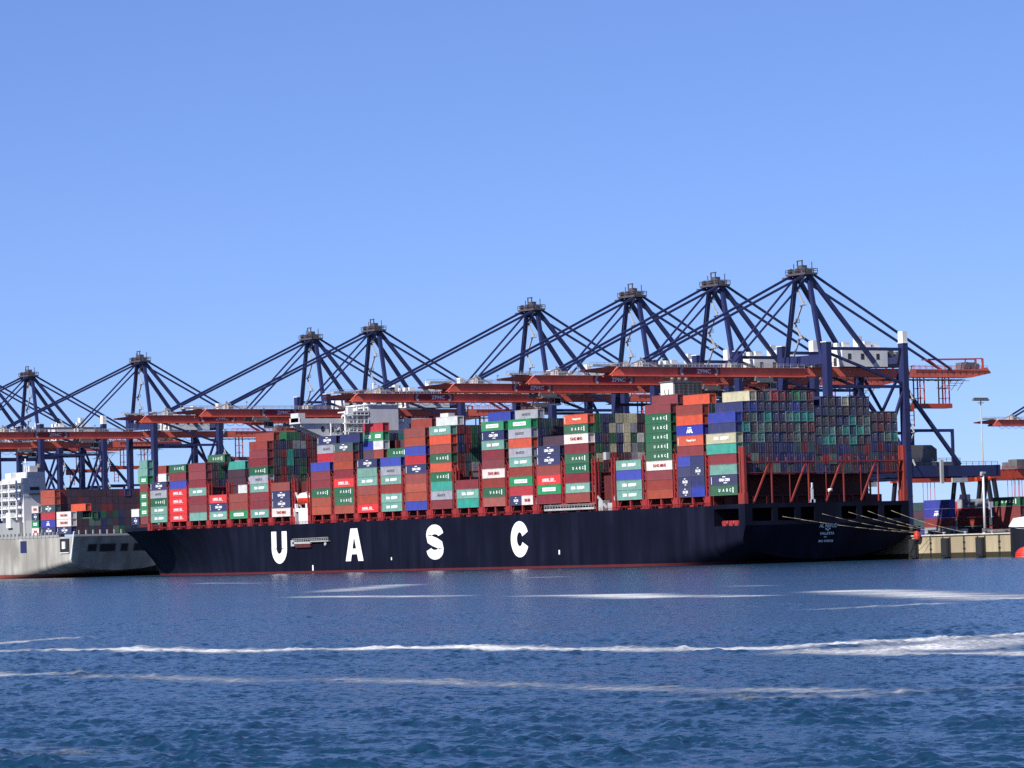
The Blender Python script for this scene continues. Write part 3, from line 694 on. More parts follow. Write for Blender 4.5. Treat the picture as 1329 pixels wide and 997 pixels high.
def lettering_mesh(style, L):
    s = L / 12.19 if L < 12 else 1.0
    parts = []
    def T(txt, w, h, y=0, z=0, mat='letter_white', b=0.04):
        me = text_mesh('lettering', txt, w * s, h, 'port', mat, 0.0, b)
        co = [(-0.0, v.co.y - y * s, v.co.z + z) for v in me.vertices]; parts.append((co, [tuple(p.vertices) for p in me.polygons], mat)); bpy.data.meshes.remove(me)
    def B(y0, y1, z0, z1, mat='letter_white'):
        parts.append(([(0, -y0 * s, z0), (0, -y1 * s, z0), (0, -y1 * s, z1), (0, -y0 * s, z1)], [(0, 1, 2, 3)], mat))
    if style == 'UA': T('U', .75, .85, -1.9); T('A', .8, .85, -.1); T('S', .75, .85, 1.5); T('C', .75, .85, 3.0); B(4.0, 4.4, -.75, .75)
    elif style == 'CM': T('CMA CGM', 4.8, .85, 0.4, 0, b=.06); B(-.5, .9, .72, .95); B(.0, 1.6, -.95, -.72)
    elif style == 'HS': T('HAMBURG', 3.6, .75, -1.6, 0); T('SÜD', 1.8, .9, 1.8, 0.05); B(-3.6, 3.6, -.62, -.5)
    elif style == 'EV': B(-3.4, 3.4, -.55, .55); T('EVERGREEN', 5.8, .62, 0, 0, 'dark_grey', .0)
    elif style == 'CH': T('CHINA', 2.3, .95, -2.1, 0, b=.08); T('SHIPPING', 3.8, .95, 1.6, 0, b=.08)
    elif style == 'HL': T('Hapag-Lloyd', 4.2, .75, 0.5, 0)
    elif style == 'AP': T('APL', 3.0, 1.1, 0, -.25, b=.08); B(-.9, .9, .55, .8)
    elif style == 'CR': T('YANG MING', 6.4, 1.0, 0, 0, 'lash_red', .04)
    elif style == 'GY': T('MAERSK', 4.6, .8, 0, 0, 'mid_grey', .02)
    if style != 'AP' and L > 12: B(-5.55, -5.35, -1.1, .9) if style in ('CM', 'HL') else None
    v = []; f = []; mi = []; mats = []
    for co, fs, mt in parts:
        if mt not in mats: mats.append(mt)
        k = len(v); lift = 0.0
        if style == 'EV' and mt == 'dark_grey': lift = -0.012
        v += [(x + lift, y, z) for x, y, z in co]; f += [tuple(i + k for i in q) for q in fs]; mi += [mats.index(mt)] * len(fs)
    me = bpy.data.meshes.new('lettering'); me.from_pydata(v, [], f)
    for mt in mats: me.materials.append(M[mt])
    me.polygons.foreach_set('material_index', mi); me.update(); return me
LM = {}
NBOX = [0]
def container(code, x, y, z, label, group, L=40, door=False, lettering=True):
    words, col, style = PAL[code]
    o = put('shipping_container', BM[L], None, (x, y, z)); NBOX[0] += 1
    j = 0.9 + 0.2 * random.random(); o.color = tuple(c * j for c in col[:3]) + (1,)
    tag(o, label, 'container', group)
    if style and lettering:
        key = (style, 20 if L == 20 else 40)
        if key not in LM: LM[key] = lettering_mesh(style, 5.95 if L == 20 else 12.19)
        put('lettering', LM[key], o, (-BW / 2 - 0.02, 0, BH / 2))
    if door:
        d = put('door', DM[L], o); d.color = o.color
    return o
ORD = ['zeroth', 'first', 'second', 'third', 'fourth', 'fifth', 'sixth', 'seventh', 'eighth', 'ninth', 'tenth', 'eleventh', 'twelfth', 'thirteenth', 'fourteenth', 'fifteenth', 'sixteenth', 'seventeenth', 'eighteenth', 'nineteenth', 'twentieth', 'twenty-first', 'twenty-second', 'twenty-third']
def desc(code, twenty=False):
    w, c, st = PAL[code]; return (w + (' short' if twenty else '') + ' container ' + LETTER[st]).strip()

# side stacks, bottom to top; 'a|b' = two short ones (bow end | stern end); '-' = nothing; '45' prefix = long
SIDE = [
 'ua cm tl mr 45tq 45be nv bl', 'cm|bl cm|nv nv|cm bl|nv mr hl ap or br', 'ob br mr cr ua ua ua ua ua mr', 'ch ch bl ch',
 'br ch mr ua ua mr cr ua hl', 'mr ev hs br cm cm', 'cm|cr rd ev br ch gy or gy ev', 'pk ua br cr mr mr ch cm ev', 'tq ch mr', 'mr gy tq ua or ua br or ch',
 'bl ob ob br cm rd bl ob br', 'ch ch br ch gy bl', 'hs ob br ch tl cm', 'ob ua ua hs mr ob br dt', 'ob ob ua mr mr bl',
 'cr cm cm br', 'ch mr mr ch gy ua mr mr br', 'ev br br -|wh', 'ch cm hs', 'tl mr mr ch mr mr mr', 'hs hs hs hs bl mr ua', 'ch ch ua gy cm -|wh -|br',
]
# second-row boxes that stand above the outboard stack: bay -> {tier: code}
ROW2 = {0: {9: 'bl'}, 2: {11: 'mr', 10: 'mr'}, 1: {10: 'or'}, 6: {10: 'gy'}, 7: {10: 'bl'}, 9: {10: 'wh'}, 10: {10: 'br'}, 11: {7: 'ua'}, 12: {7: 'dk|br', 8: 'bl|wh', 9: 'ev|ev', 10: 'rd'}, 14: {7: 'rd', 8: 'gy', 9: 'cm'}, 16: {10: 'br'}, 5: {7: 'dk'}}
# interior fill height per bay (tiers) for rows from 2 / from 4 inwards
FILL = {0: 0, 1: (9, 9), 2: (9, 9), 3: (4, 4), 4: (9, 9), 5: (6, 7), 6: (9, 9), 7: (9, 9), 8: (3, 3), 9: (9, 9), 10: (9, 9), 11: (6, 8), 12: (6, 8), 13: (9, 9), 14: (6, 8), 15: (4, 4), 16: (9, 10), 17: (3, 7), 18: (3, 6), 19: (7, 7), 20: (7, 7), 21: (5, 6)}
def where(b):
    if b < 4: return ORD[b + 1] + ' stack from stern'
    if b < 15: return ORD[b - 3] + ' stack ahead of funnel'
    return ORD[b - 14] + ' stack ahead of bridge'
GP = 'containers stacked along the ship side'
for b, s in enumerate(SIDE):
    y = BAYS[b]; codes = s.split(); n = len(codes)
    for t, c in enumerate(codes, 1):
        q_ = 0.93 if b == 2 else 1.0; z = CZ + (t - 1) * TP * q_; x = RX0 - 0.1 + random.uniform(-0.03, 0.03)
        tier = 'bottom tier' if t == 1 else ('top tier' if t == n else ORD[t] + ' tier')
        if '|' in c:
            for q, (cc, dy) in enumerate(zip(c.split('|'), (3.1, -3.1))):
                if cc == '-': continue
                container(cc, x, y + dy, z, desc(cc, True) + ', bow half, %s of %s' % (tier, where(b)) if q == 0 else desc(cc, True) + ', aft half, %s of %s' % (tier, where(b)), GP, 20)
        else:
            L = 40
            if c.startswith('45'): L = 45; c = c[2:]
            o = container(c, x, y + (0.55 if L == 45 else 0), z, desc(c) + ', %s of %s' % (tier, where(b)), GP, L); o.scale.z = q_
    for t, c in sorted(ROW2.get(b, {}).items()):
        q_ = 0.93 if b == 2 else 1.0; z = CZ + (t - 1) * TP * q_
        for q, (cc, dy) in enumerate(zip(c.split('|'), (3.1, -3.1))):
            tw = '|' in c
            o = container(cc, RX0 + RP, y + (dy if tw else 0), z, desc(cc, tw) + ', %slevel %s behind %s' % ((('bow half, ', 'aft half, ')[q]) if tw else '', t, where(b)), GP, 20 if tw else 40); o.scale.z = q_
# green and turquoise boxes seen above low stacks further in
container('ua', RX0 + 3 * RP, BAYS[19], CZ + 7 * TP, 'dark green container with spaced white letters, alone on top above the bow stacks', GP)
container('tq', RX0 + 3 * RP, BAYS[18], CZ + 6 * TP, 'turquoise container on top of an inner stack near the bow', GP)
# bow stacks: short boxes
for k, (x, y, cs, w) in enumerate(((1.6, 350.0, ['mr', 'ev', 'ev', 'ev', 'mr', 'ev', 'tl', 'tl'], 'tall narrow stack nearest bow'), (3.4, 360.4, ['cm', 'wh'], 'low stack at the very bow'))):
    for t, c in enumerate(cs, 1):
        container(c, x, y, CZ + (t - 1) * TP - 0.4, desc(c, True) + ', %s tier of the %s' % (ORD[t], w), GP, 20)
for t, c in ((6, 'tl'), (7, 'ch')):
    container(c, 4.6, 357.0, CZ + (t - 1) * TP, desc(c, True) + ', %s at the head of the bow stack' % ('lower one' if t == 6 else 'upper one'), GP, 20)

# stern-facing rows: tiers 10 down to 6, columns 2..23
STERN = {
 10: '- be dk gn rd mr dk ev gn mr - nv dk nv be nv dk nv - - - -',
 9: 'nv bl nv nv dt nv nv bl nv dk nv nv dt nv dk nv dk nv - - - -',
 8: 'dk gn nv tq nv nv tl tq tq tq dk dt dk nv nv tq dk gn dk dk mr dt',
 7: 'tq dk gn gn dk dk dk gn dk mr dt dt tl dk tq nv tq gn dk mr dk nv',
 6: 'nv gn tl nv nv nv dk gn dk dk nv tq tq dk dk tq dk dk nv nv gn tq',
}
GS = 'container ends stacked across the ship stern'
LOW = lambda r: 12 <= r <= 19      # these columns are all standard-height boxes, so their tops sit half a box lower
def tier_z(r, t): return CZ + (t - 1) * (TP * 0.947 if LOW(r) else TP)
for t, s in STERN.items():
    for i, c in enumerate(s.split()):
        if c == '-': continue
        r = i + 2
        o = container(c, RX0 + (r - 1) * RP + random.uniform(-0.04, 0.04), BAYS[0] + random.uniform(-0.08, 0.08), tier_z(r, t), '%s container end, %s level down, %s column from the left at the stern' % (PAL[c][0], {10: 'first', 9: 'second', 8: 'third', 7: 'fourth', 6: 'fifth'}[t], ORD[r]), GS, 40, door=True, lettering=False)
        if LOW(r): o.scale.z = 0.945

# everything deeper in the stacks: one mass
def fill_mass():
    rng = np.random.default_rng(5)
    v = []; f = []; col = []
    cs = ['mr', 'dk', 'nv', 'dk', 'dt', 'ua', 'dk', 'nv', 'dt', 'dk', 'gy', 'dt', 'tq', 'nv', 'dk', 'mr', 'dk', 'nv']  # mostly dark tones: shade on the stack ends put into the colour
    def add(x, y, z, L, c):
        k = len(v); h = L / 2; w = BW / 2
        v.extend([(x - w, y - h, z), (x + w, y - h, z), (x + w, y + h, z), (x - w, y + h, z), (x - w, y - h, z + BH), (x + w, y - h, z + BH), (x + w, y + h, z + BH), (x - w, y + h, z + BH)])
        j = rng.uniform(0.75, 1.1); cc = [q * j for q in PAL[c][1][:3]] + [1]
        for q in ((0, 3, 2, 1), (4, 5, 6, 7), (0, 1, 5, 4), (1, 2, 6, 5), (2, 3, 7, 6), (3, 0, 4, 7)):
            f.append(tuple(k + i for i in q)); col.append(cc)
        # door frame posts and locking rods on the stern-facing end
        for a, b_, z0, z1, pr, g in ((-w, -w + .1, 0, BH, .05, .35), (w - .1, w, 0, BH, .05, .35), (-.55, -.48, .15, BH - .15, .06, .45), (.48, .55, .15, BH - .15, .06, .45), (-.04, .04, .1, BH - .1, .04, .05), (.3, .62, 1.9, 2.15, .05, .6)):
            k2 = len(v); v.extend([(x + a, y - h - pr, z + z0), (x + b_, y - h - pr, z + z0), (x + b_, y - h - pr, z + z1), (x + a, y - h - pr, z + z1)])
            f.append((k2, k2 + 1, k2 + 2, k2 + 3)); col.append([(q + g * .6) / 1.9 for q in cc[:3]] + [1])
    for b, y in enumerate(BAYS):
        run = 'mr'
        for r in range(2, 24):
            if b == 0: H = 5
            else:
                H = FILL[b][0] if r < 4 else FILL[b][1]
                if r > 8 and H >= 9: H -= int(rng.integers(0, 2))
            x = RX0 + (r - 1) * RP
            if b == 21 and r > 21: continue
            for t in range(1 if b else 3, H + 1):
                if t in ROW2.get(b, {}) and r == 2: continue
                if rng.random() > 0.45: run = cs[int(rng.integers(len(cs)))]
                z = CZ + (t - 1) * TP if b else tier_z(r, t) - 0.02
                c = run
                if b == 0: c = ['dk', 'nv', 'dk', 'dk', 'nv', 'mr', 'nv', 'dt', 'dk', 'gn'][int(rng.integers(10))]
                if b == 4 and t >= 5 and rng.random() < 0.55: c = ['gy', 'gn', 'ua', 'be', 'wh'][int(rng.integers(5))]
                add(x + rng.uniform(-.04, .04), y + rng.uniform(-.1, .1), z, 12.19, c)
        for t in ROW2.get(b, {}):
            for tt in range((FILL[b][0] if b else 5) + 1, t):
                if tt not in ROW2[b] and b: add(RX0 + RP, y, CZ + (tt - 1) * TP, 12.19, cs[int(rng.integers(len(cs)))])
    for y in (350.5, 360.5):
        for r in range(3, 18 if y > 355 else 21):
            for t in range(1, 7): add(6.5 + r * RP, y, CZ + (t - 1) * TP, 5.95, cs[int(rng.integers(len(cs)))])
    me = bpy.data.meshes.new('stacked_containers'); me.from_pydata(v, [], f); me.materials.append(M['box_stuff'])
    at = me.attributes.new('paint', 'FLOAT_COLOR', 'FACE'); at.data.foreach_set('color', np.array(col, dtype=np.float32).ravel()); me.update()
    o = put('stacked_containers', me); tag(o, 'hundreds of mixed containers packed in the inner rows on the ship deck', 'container stack', None, 'stuff')
fill_mass()

# ------------------------------------------------------------------ quay cranes
def make_crane():
    C = empty('quay_crane')
    B = lambda mb, name, mats='crane_blue', parent=None, fixn=False: mb.build(name, mats, parent or C, fixn=fixn)
    # legs with bogies
    for x, top in ((0, 58.0), (29.5, 58.0)):
        for y in (-10.5, 10.5):
            mb = MB(); w = 0.95
            mb.box(x - w, x + w, y - 1.2, y + 1.2, 3.2, top)
            for z in (12, 26, 38): mb.box(x - w - 0.05, x + w + 0.05, y - 1.25, y + 1.25, z, z + 0.25)
            leg = B(mb, 'leg')
            mb = MB()
            for k in (-3.2, 0, 3.2):
                mb.box(x - 0.5, x + 0.5, y + k - 1.2, y + k + 1.2, 0.75, 1.6)
                for q in (-0.7, 0.7): mb.tube((x - 0.35, y + k + q, 0.42), (x + 0.35, y + k + q, 0.42), 0.42, 10)
            mb.box(x - 0.6, x + 0.6, y - 4.6, y + 4.6, 1.6, 3.2)
            B(mb, 'bogie', 'dark_grey', leg)
    mb = MB()
    for x in (0, 29.5):
        for y in (-10.5, 10.5): mb.box(x - 1.1, x + 1.1, y - 1.35, y + 1.35, 58.0, 58.25)
    mb.box(28.6, 30.4, -11.6, -9.4, 58.25, 61.6); mb.box(28.6, 30.4, 9.4, 11.6, 58.25, 61.6)
    B(mb, 'leg_cap', 'white')
    for y in (-10.5, 10.5):
        mb = MB(); mb.beam((0.9, y, 56.2), (28.6, y, 56.2), 0.9, 0.9); B(mb, 'tie_beam')
        mb = MB(); mb.beam((0.9, y, 45.0), (28.6, y, 45.0), 0.8, 0.9); B(mb, 'tie_beam')
        mb = MB(); mb.beam((0.9, y, 54.8), (28.6, y, 46.0), 0.75, 0.75); B(mb, 'diagonal_brace')
        mb = MB(); mb.box(-1.2, 65.0, y - 1.0, y + 1.0, 17.9, 21.2); mb.railing((-1, y - 0.9, 21.2), (65, y - 0.9, 21.2), 1.1, 26, 0.1); B(mb, 'portal_beam')
        mb = MB(); mb.beam((30.2, y, 44.2), (50.5, y, 21.4), 1.0, 1.0); B(mb, 'diagonal_brace')
        mb = MB(); mb.beam((28.9, y, 43.5), (19.0, y, 21.4), 0.8, 0.8); B(mb, 'diagonal_brace')
    for x, z0, z1 in ((0, 51.6, 54.6), (29.5, 52.0, 54.0), (0, 17.95, 20.4), (29.5, 17.95, 20.4), (65.0, 17.8, 21.25)):
        mb = MB(); mb.box(x - 0.9, x + 0.9, -9.3 if z0 > 30 or x < 60 else -11.5, 9.3 if z0 > 30 or x < 60 else 11.5, z0, z1); B(mb, 'cross_beam')
    mb = MB(); mb.beam((29.5, -9.3, 50), (29.5, 0, 38), 0.7); mb.beam((29.5, 9.3, 50), (29.5, 0, 38), 0.7); mb.beam((29.5, -9.3, 26), (29.5, 0, 38), 0.7); mb.beam((29.5, 9.3, 26), (29.5, 0, 38), 0.7); B(mb, 'cross_brace')
    # boom (over the ship) and girder (over the quay)
    bz0, bz1 = 48.4, 50.9
    mb = MB()
    mb.prism([(-72.5, bz0), (-69.5, bz1), (-1.5, bz1), (-1.5, bz0)], 1, -2.0, 2.0)
    mb.prism([(-81, bz0 + 1.0), (-81, bz0 + 1.5), (-71.0, bz1 + 0.15), (-71.0, bz0 + 0.6)], 1, -1.3, 1.3, 1)
    for x in np.arange(-68, -4, 8.0): mb.box(x, x + 0.15, -2.05, 2.05, bz0 - 0.02, bz1 + 0.03)
    mb.box(-72, -1.5, -2.6, -1.9, bz0 - 0.3, bz0 + 0.0); mb.box(-72, -1.5, 1.9, 2.6, bz0 - 0.3, bz0 + 0.0)
    boom = B(mb, 'boom', ['crane_red', 'dark_red'])
    mb = MB()     # crimson name panel with pale brackets
    mb.box(-48.4, -33.2, -2.12, -2.02, bz0 + 0.1, bz1 - 0.1); mb.box(-48.4, -33.2, 2.02, 2.12, bz0 + 0.1, bz1 - 0.1); B(mb, 'name_panel', 'crane_crimson', boom)
    for x, s in ((-47.4, 1), (-34.4, -1)):
        mb = MB(); stroke(mb, [(x + s * (1.4 - 1.5 * math.cos(a)), (bz0 + bz1) / 2 + 1.15 * math.sin(a)) for a in np.linspace(-1.1, 1.1, 9)], 0.75, lambda p: (p.x, -2.16, p.y)); B(mb, 'bracket_mark', 'light_grey', boom)
    me = text_mesh('lettering', 'ZPMC', 5.2, 1.25, 'stern', 'letter_white', 0.0, 0.02); put('lettering', me, boom, (-39.2, -2.15, (bz0 + bz1) / 2))
    mb = MB()
    mb.railing((-80, -2.4, bz1), (-2, -2.4, bz1), 1.1, 30, 0.1); mb.box(-70, -2, -2.7, -2.0, bz1 - 0.12, bz1 - 0.02); mb.railing((-70, 2.4, bz1), (-2, 2.4, bz1), 1.1, 24, 0.1)
    for x in (-62, -54, -30, -22): mb.beam((x, -2.3, bz1), (x, -2.3, bz1 + 2.6), 0.14); mb.box(x - 0.4, x + 0.4, -2.5, -2.1, bz1 + 2.2, bz1 + 2.6)
    mb.box(-78, -70, -1.2, 1.2, bz1 + 0.1, bz1 + 0.6); mb.beam((-66, 0, bz1), (-60, 0, bz1 + 2.2), 0.4); mb.beam((-54.5, 0, bz1), (-60, 0, bz1 + 2.2), 0.4)
    mb.box(-61, -59, -2.2, 2.2, bz1, bz1 + 1.6); mb.box(-29, -27, -2.2, 2.2, bz1, bz1 + 1.4)
    B(mb, 'walkway', 'light_grey')
    mb = MB()    # festoon cable loops below the boom
    for x in np.arange(-70, 20, 4.0):
        pts = [(x + 4.0 * t, -2.5, bz0 - 0.35 - 1.1 * (1 - (2 * t - 1) ** 2)) for t in np.linspace(0, 1, 5)]
        for a, b in zip(pts[:-1], pts[1:]): mb.beam(a, b, 0.12)
    B(mb, 'festoon', 'dark_grey')
    mb = MB()
    mb.prism([(-1.4, bz0), (-1.4, bz1), (66.0, bz1), (70.5, bz1 + 0.6), (72.0, bz0 + 1.4), (64.0, bz0)], 1, -2.1, 2.1)
    for x in np.arange(2, 66, 8.0): mb.box(x, x + 0.15, -2.15, 2.15, bz0 - 0.02, bz1 + 0.03)
    B(mb, 'girder', 'crane_red')
    mb = MB()    # backreach end: hoist frame, railings, catwalk struts
    mb.railing((40, -2.6, bz1), (70, -2.6, bz1), 1.1, 12, 0.1); mb.railing((40, 2.6, bz1), (70, 2.6, bz1), 1.1, 12, 0.1)
    mb.beam((47, -1.6, bz1 + 3.0), (69, -1.6, bz1 + 3.4), 0.35); mb.beam((47, 1.6, bz1 + 3.0), (69, 1.6, bz1 + 3.4), 0.35); mb.beam((69, -1.6, bz1 + 3.4), (69, -1.6, bz1), 0.5); mb.beam((69, 1.6, bz1 + 3.4), (69, 1.6, bz1), 0.5)
    mb.beam((47, -1.6, bz1 + 3.0), (52, -1.6, bz1), 0.3); mb.beam((62, -1.6, bz1), (62, -1.6, bz1 + 3.2), 0.3)
    B(mb, 'backreach_frame', 'orange')
    mb = MB(); mb.box(61, 66, -1.8, 1.8, bz1 + 0.01, bz1 + 2.2); mb.tube((62.5, -2.0, bz1 + 1.2), (62.5, 2.0, bz1 + 1.2), 1.1, 12); mb.tube((66.6, -2.0, bz1 + 1.0), (66.6, 2.0, bz1 + 1.0), 0.9, 12); B(mb, 'winch', 'mid_grey')
    mb = MB()
    for x in np.arange(32, 60, 3.0): mb.box(x, x + 0.5, -2.8, 2.8, bz0 - 0.9, bz0 - 0.5)
    mb.beam((31, -2.7, bz0 - 0.7), (61, -2.7, bz0 - 0.7), 0.15); mb.beam((31, 2.7, bz0 - 0.7), (61, 2.7, bz0 - 0.7), 0.15)
    for x in np.arange(53, 61, 2.5): mb.beam((x, -2.6, bz0 - 0.7), (x - 3.0, -2.6, bz0 - 4.0), 0.15); mb.beam((x - 4, -2.6, bz0 - 0.9 - (61 - x) * 0.3), (x + 2, -2.6, bz0 - 0.9 - (61 - x) * 0.3), 0.15)
    B(mb, 'catwalk', 'mid_grey')
    mb = MB()    # hanging maintenance platform with spreader
    for x in (43.5, 53.5):
        for y in (-1.5, 1.5):
            mb.beam((x, y, bz0), (x, y, 39.5), 0.32); mb.beam((x + 1.6, y, bz0), (x + 1.6, y, 39.2), 0.32)
        for z in (42, 45): mb.box(x, x + 1.6, -1.5, 1.5, z, z + 0.15)
    mb.box(39.5, 56, -1.8, 1.8, 39.0, 40.4); mb.box(38.5, 40.5, -2, 2, 38.0, 40.6)
    mb.beam((39.0, -1.2, 38.2), (39.0, -1.2, 33.4), 0.25); mb.beam((41.0, -1.2, 38.2), (41.0, -1.2, 33.4), 0.25)
    for z in (34, 35.4, 36.8): mb.beam((39, -1.2, z), (41, -1.2, z), 0.15)
    B(mb, 'hanging_platform', 'orange')
    # A-frame
    for s in (-1, 1):
        mb = MB(); mb.beam((0, s * 8.2, 54.3), (0.2, s * 3.0, 78.6), 1.15, 1.15); B(mb, 'mast_leg')
        mb = MB(); mb.beam((0.8, s * 2.9, 78.2), (22.0, s * 6.0, 52.5), 1.15, 1.15); B(mb, 'back_strut')
        mb = MB(); mb.beam((1.0, s * 3.6, 79.0), (55.5, s * 4.0 * 0.55, bz1), 0.62, 0.62); B(mb, 'backstay')
        mb = MB(); mb.beam((-0.8, s * 3.5, 78.8), (-60.0, s * 1.9, bz1 + 1.4), 0.66, 0.66); B(mb, 'forestay')
        mb = MB(); mb.beam((-0.6, s * 3.0, 77.6), (-28.0, s * 1.9, bz1 + 1.2), 0.5, 0.5); B(mb, 'forestay')
    mb = MB()
    mb.box(-2.4, 2.4, -4.6, 4.6, 78.6, 79.2); mb.box(-1.0, 1.0, -4.0, -1.4, 79.2, 80.3); mb.box(-1.0, 1.0, 1.4, 4.0, 79.2, 80.3); mb.railing((-2.4, -4.6, 79.2), (-2.4, 4.6, 79.2), 1.2, 5, 0.14); mb.railing((2.4, -4.6, 79.2), (2.4, 4.6, 79.2), 1.2, 5, 0.14)
    mb.railing((-2.4, -4.6, 79.2), (2.4, -4.6, 79.2), 1.2, 3, 0.14); mb.railing((-2.4, 4.6, 79.2), (2.4, 4.6, 79.2), 1.2, 3, 0.14)
    for y in (-3.4, 0, 3.4): mb.tube((-1.4, y - 0.4, 79.9), (-1.4, y + 0.4, 79.9), 0.9, 12)
    mb.box(-2.2, 2.0, 4.2, 6.6, 77.8, 78.4); mb.box(-0.9, 0.9, -1.6, 1.0, 80.4, 81.6); mb.beam((-0.8, -1.4, 81.6), (-0.8, -1.4, 82.8), 0.3); mb.beam((-0.8, 0.8, 81.6), (-0.8, 0.8, 82.8), 0.3); mb.box(-1.0, -0.5, -1.6, 1.0, 82.8, 83.1)
    for y in (-4.0, 4.6): mb.beam((0.8, y, 79.2), (0.8, y, 82.4), 0.2)
    B(mb, 'apex_platform', 'apex_grey')
    mb = MB()     # zig-zag stairs up the A-frame and girder
    zs = [55, 60, 65, 70, 75, 78.6]
    for i in range(5):
        y0 = 6.6 - i * 0.8; a, b = ((1.4, y0 - 3.2), (1.4, y0)) if i % 2 else ((1.4, y0), (1.4, y0 - 3.0))
        mb.beam((a[0], a[1], zs[i]), (b[0], b[1], zs[i + 1]), 0.5, 0.35); mb.box(0.6, 2.4, b[1] - 1.2, b[1] + 1.2, zs[i + 1] - 0.15, zs[i + 1]); mb.railing((2.3, b[1] - 1.2, zs[i + 1]), (2.3, b[1] + 1.2, zs[i + 1]), 1.0, 2, 0.12)
    B(mb, 'stairway', 'light_grey')
    mb = MB()     # stairs on the landside leg
    for i in range(6):
        z = 21.2 + i * 5; mb.beam((31, -12.6 + (i % 2) * 3, z), (31, -9.6 - (i % 2) * 3, z + 5), 0.4, 0.3); mb.box(30.4, 31.8, -13 + (1 - i % 2) * 3, -12 + (1 - i % 2) * 3, z + 4.9, z + 5.05)
    B(mb, 'stairway', 'light_grey')
    mb = MB()
    mb.box(10.8, 28.4, -4.6, 4.6, 51.3, 57.2)
    for y in (-3.0, 0, 3.0): mb.box(12.0, 14.4, y - 0.8, y + 0.8, 57.2, 58.6)
    mb.box(20.5, 23.0, -3.5, -0.5, 57.2, 59.0); mb.box(24, 27, -3, 0, 57.2, 58.2)
    house = B(mb, 'machinery_house', 'white')
    mb = MB()
    for x in (13, 18, 24): mb.box(x, x + 1.2, -4.66, -4.6, 53.5, 55.2)
    mb.box(10.74, 10.8, -2, -0.6, 51.6, 54); B(mb, 'window', 'dark_grey', house)
    mb = MB(); mb.box(29.5, 33.0, -3.4, 2.0, 51.3, 54.5); mb.box(33.4, 36.0, -2.6, 1.0, 51.3, 56.0); mb.tube((34, -3, 54.5), (34, 1.4, 54.5), 1.2, 12); mb.box(30, 32, -3.2, -0.2, 54.5, 56.4); B(mb, 'backup_winch', 'mid_grey')
    mb = MB(); mb.box(2, 8.5, -4.4, 4.4, 51.0, 51.2); mb.railing((2, -4.4, 51.2), (8.5, -4.4, 51.2), 1.2, 4, 0.14); mb.railing((2, 4.4, 51.2), (8.5, 4.4, 51.2), 1.2, 4, 0.14); mb.box(3, 5, -3.4, -1.4, 51.2, 53.6); mb.tube((6.2, -2, 52.6), (6.2, 2, 52.6), 1.1, 12); mb.box(5.6, 7.2, 2.2, 4.0, 51.2, 54.2); B(mb, 'hoist_gear', 'light_grey')
    # trolley, cab, ropes, headblock
    mb = MB(); mb.box(-17, -10.5, -3.2, 3.2, 46.9, 47.9)
    for x in (-16.4, -11.2):
        for y in (-2.8, 2.8): mb.tube((x, y - 0.3, 48.0), (x, y + 0.3, 48.0), 0.35, 8)
    mb.box(-16.5, -11, -4.4, -3.0, 46.4, 46.9); tr_ = B(mb, 'trolley', 'mid_grey')
    mb = MB(); mb.box(-10.3, -7.9, -1.6, 1.2, 44.3, 46.8); mb.box(-10.4, -10.3, -1.4, 1.0, 44.8, 46.4, 1); mb.box(-10.2, -8.1, -1.7, -1.6, 44.8, 46.4, 1); B(mb, 'operator_cab', ['white', 'glass'])
    mb = MB()
    mb.box(-16.6, -11, -1.4, 1.4, 45.4, 46.2); 
    for x in (-16, -11.6):
        for y in (-1.2, 1.2): mb.beam((x, y, 46.2), (x, y, 46.9), 0.1)
    B(mb, 'head_block', 'crane_red')
    # landside portal machinery and gantry frame
    mb = MB(); mb.box(33, 45, -6.5, 3.0, 22.6, 26.4); mb.prism([(33, 26.4), (45, 26.4), (43.0, 27.6), (34.5, 27.6)], 1, -6.4, 2.9); mb.box(30.5, 52, -9.0, 9.0, 21.3, 22.4); mb.railing((30.5, -9.0, 22.4), (52, -9.0, 22.4), 1.1, 8, 0.12); B(mb, 'portal_trolley', 'mid_grey')
    mb = MB(); mb.box(32, 49.5, -9.5, -8.9, 31.4, 32.3); mb.box(48.6, 49.5, -9.5, -8.9, 21.2, 31.4); mb.box(32, 49.5, 8.9, 9.5, 31.4, 32.3); mb.box(48.6, 49.5, 8.9, 9.5, 21.2, 31.4); B(mb, 'portal_frame', 'crane_blue')
    mb = MB(); mb.box(41.5, 42.6, -12.1, -11.5, 15.8, 23); mb.box(46, 52, -12.1, -11.5, 16.0, 17.4); B(mb, 'cable_mast', 'light_grey')
    return C
C0 = make_crane()
CRY = [54, 96.5, 140, 197, 297, 341, 475, 576, 618]
CLB = ['blue quay crane with red boom nearest the ship stern, its whole backreach showing', 'blue quay crane with red boom, second from the ship stern', 'blue quay crane with red boom, third from the ship stern',
       'blue quay crane with red boom behind the ship middle, fourth from the stern', 'blue quay crane just right of the white bridge, fifth from the stern', 'blue quay crane rising behind the white bridge wing, sixth from the stern',
       'blue quay crane between the navy ship bow and the grey ship', 'blue quay crane behind the grey ship stern containers', 'quay crane at the left picture edge behind the grey ship superstructure']
for i, y in enumerate(CRY):
    o = C0 if i == 0 else copy_tree(C0)
    for ch in o.children:
        if ch.name.split('.')[0] in ('trolley', 'operator_cab', 'head_block'): ch.location.x = (-4, 9, -22, 14, -35, 6, -12, 10, 0)[i]
    o.location = (66, y, GZ); tag(o, CLB[i], 'crane', 'ship-to-shore cranes along the quay')
def at_px(x, y, depth):
    r = F + RR * ((x - 664.5) / 4450.0) + UU * ((498.5 - y) / 4450.0); return CAM + r * depth
o = copy_tree(C0); p = at_px(1266, 548, 1480)
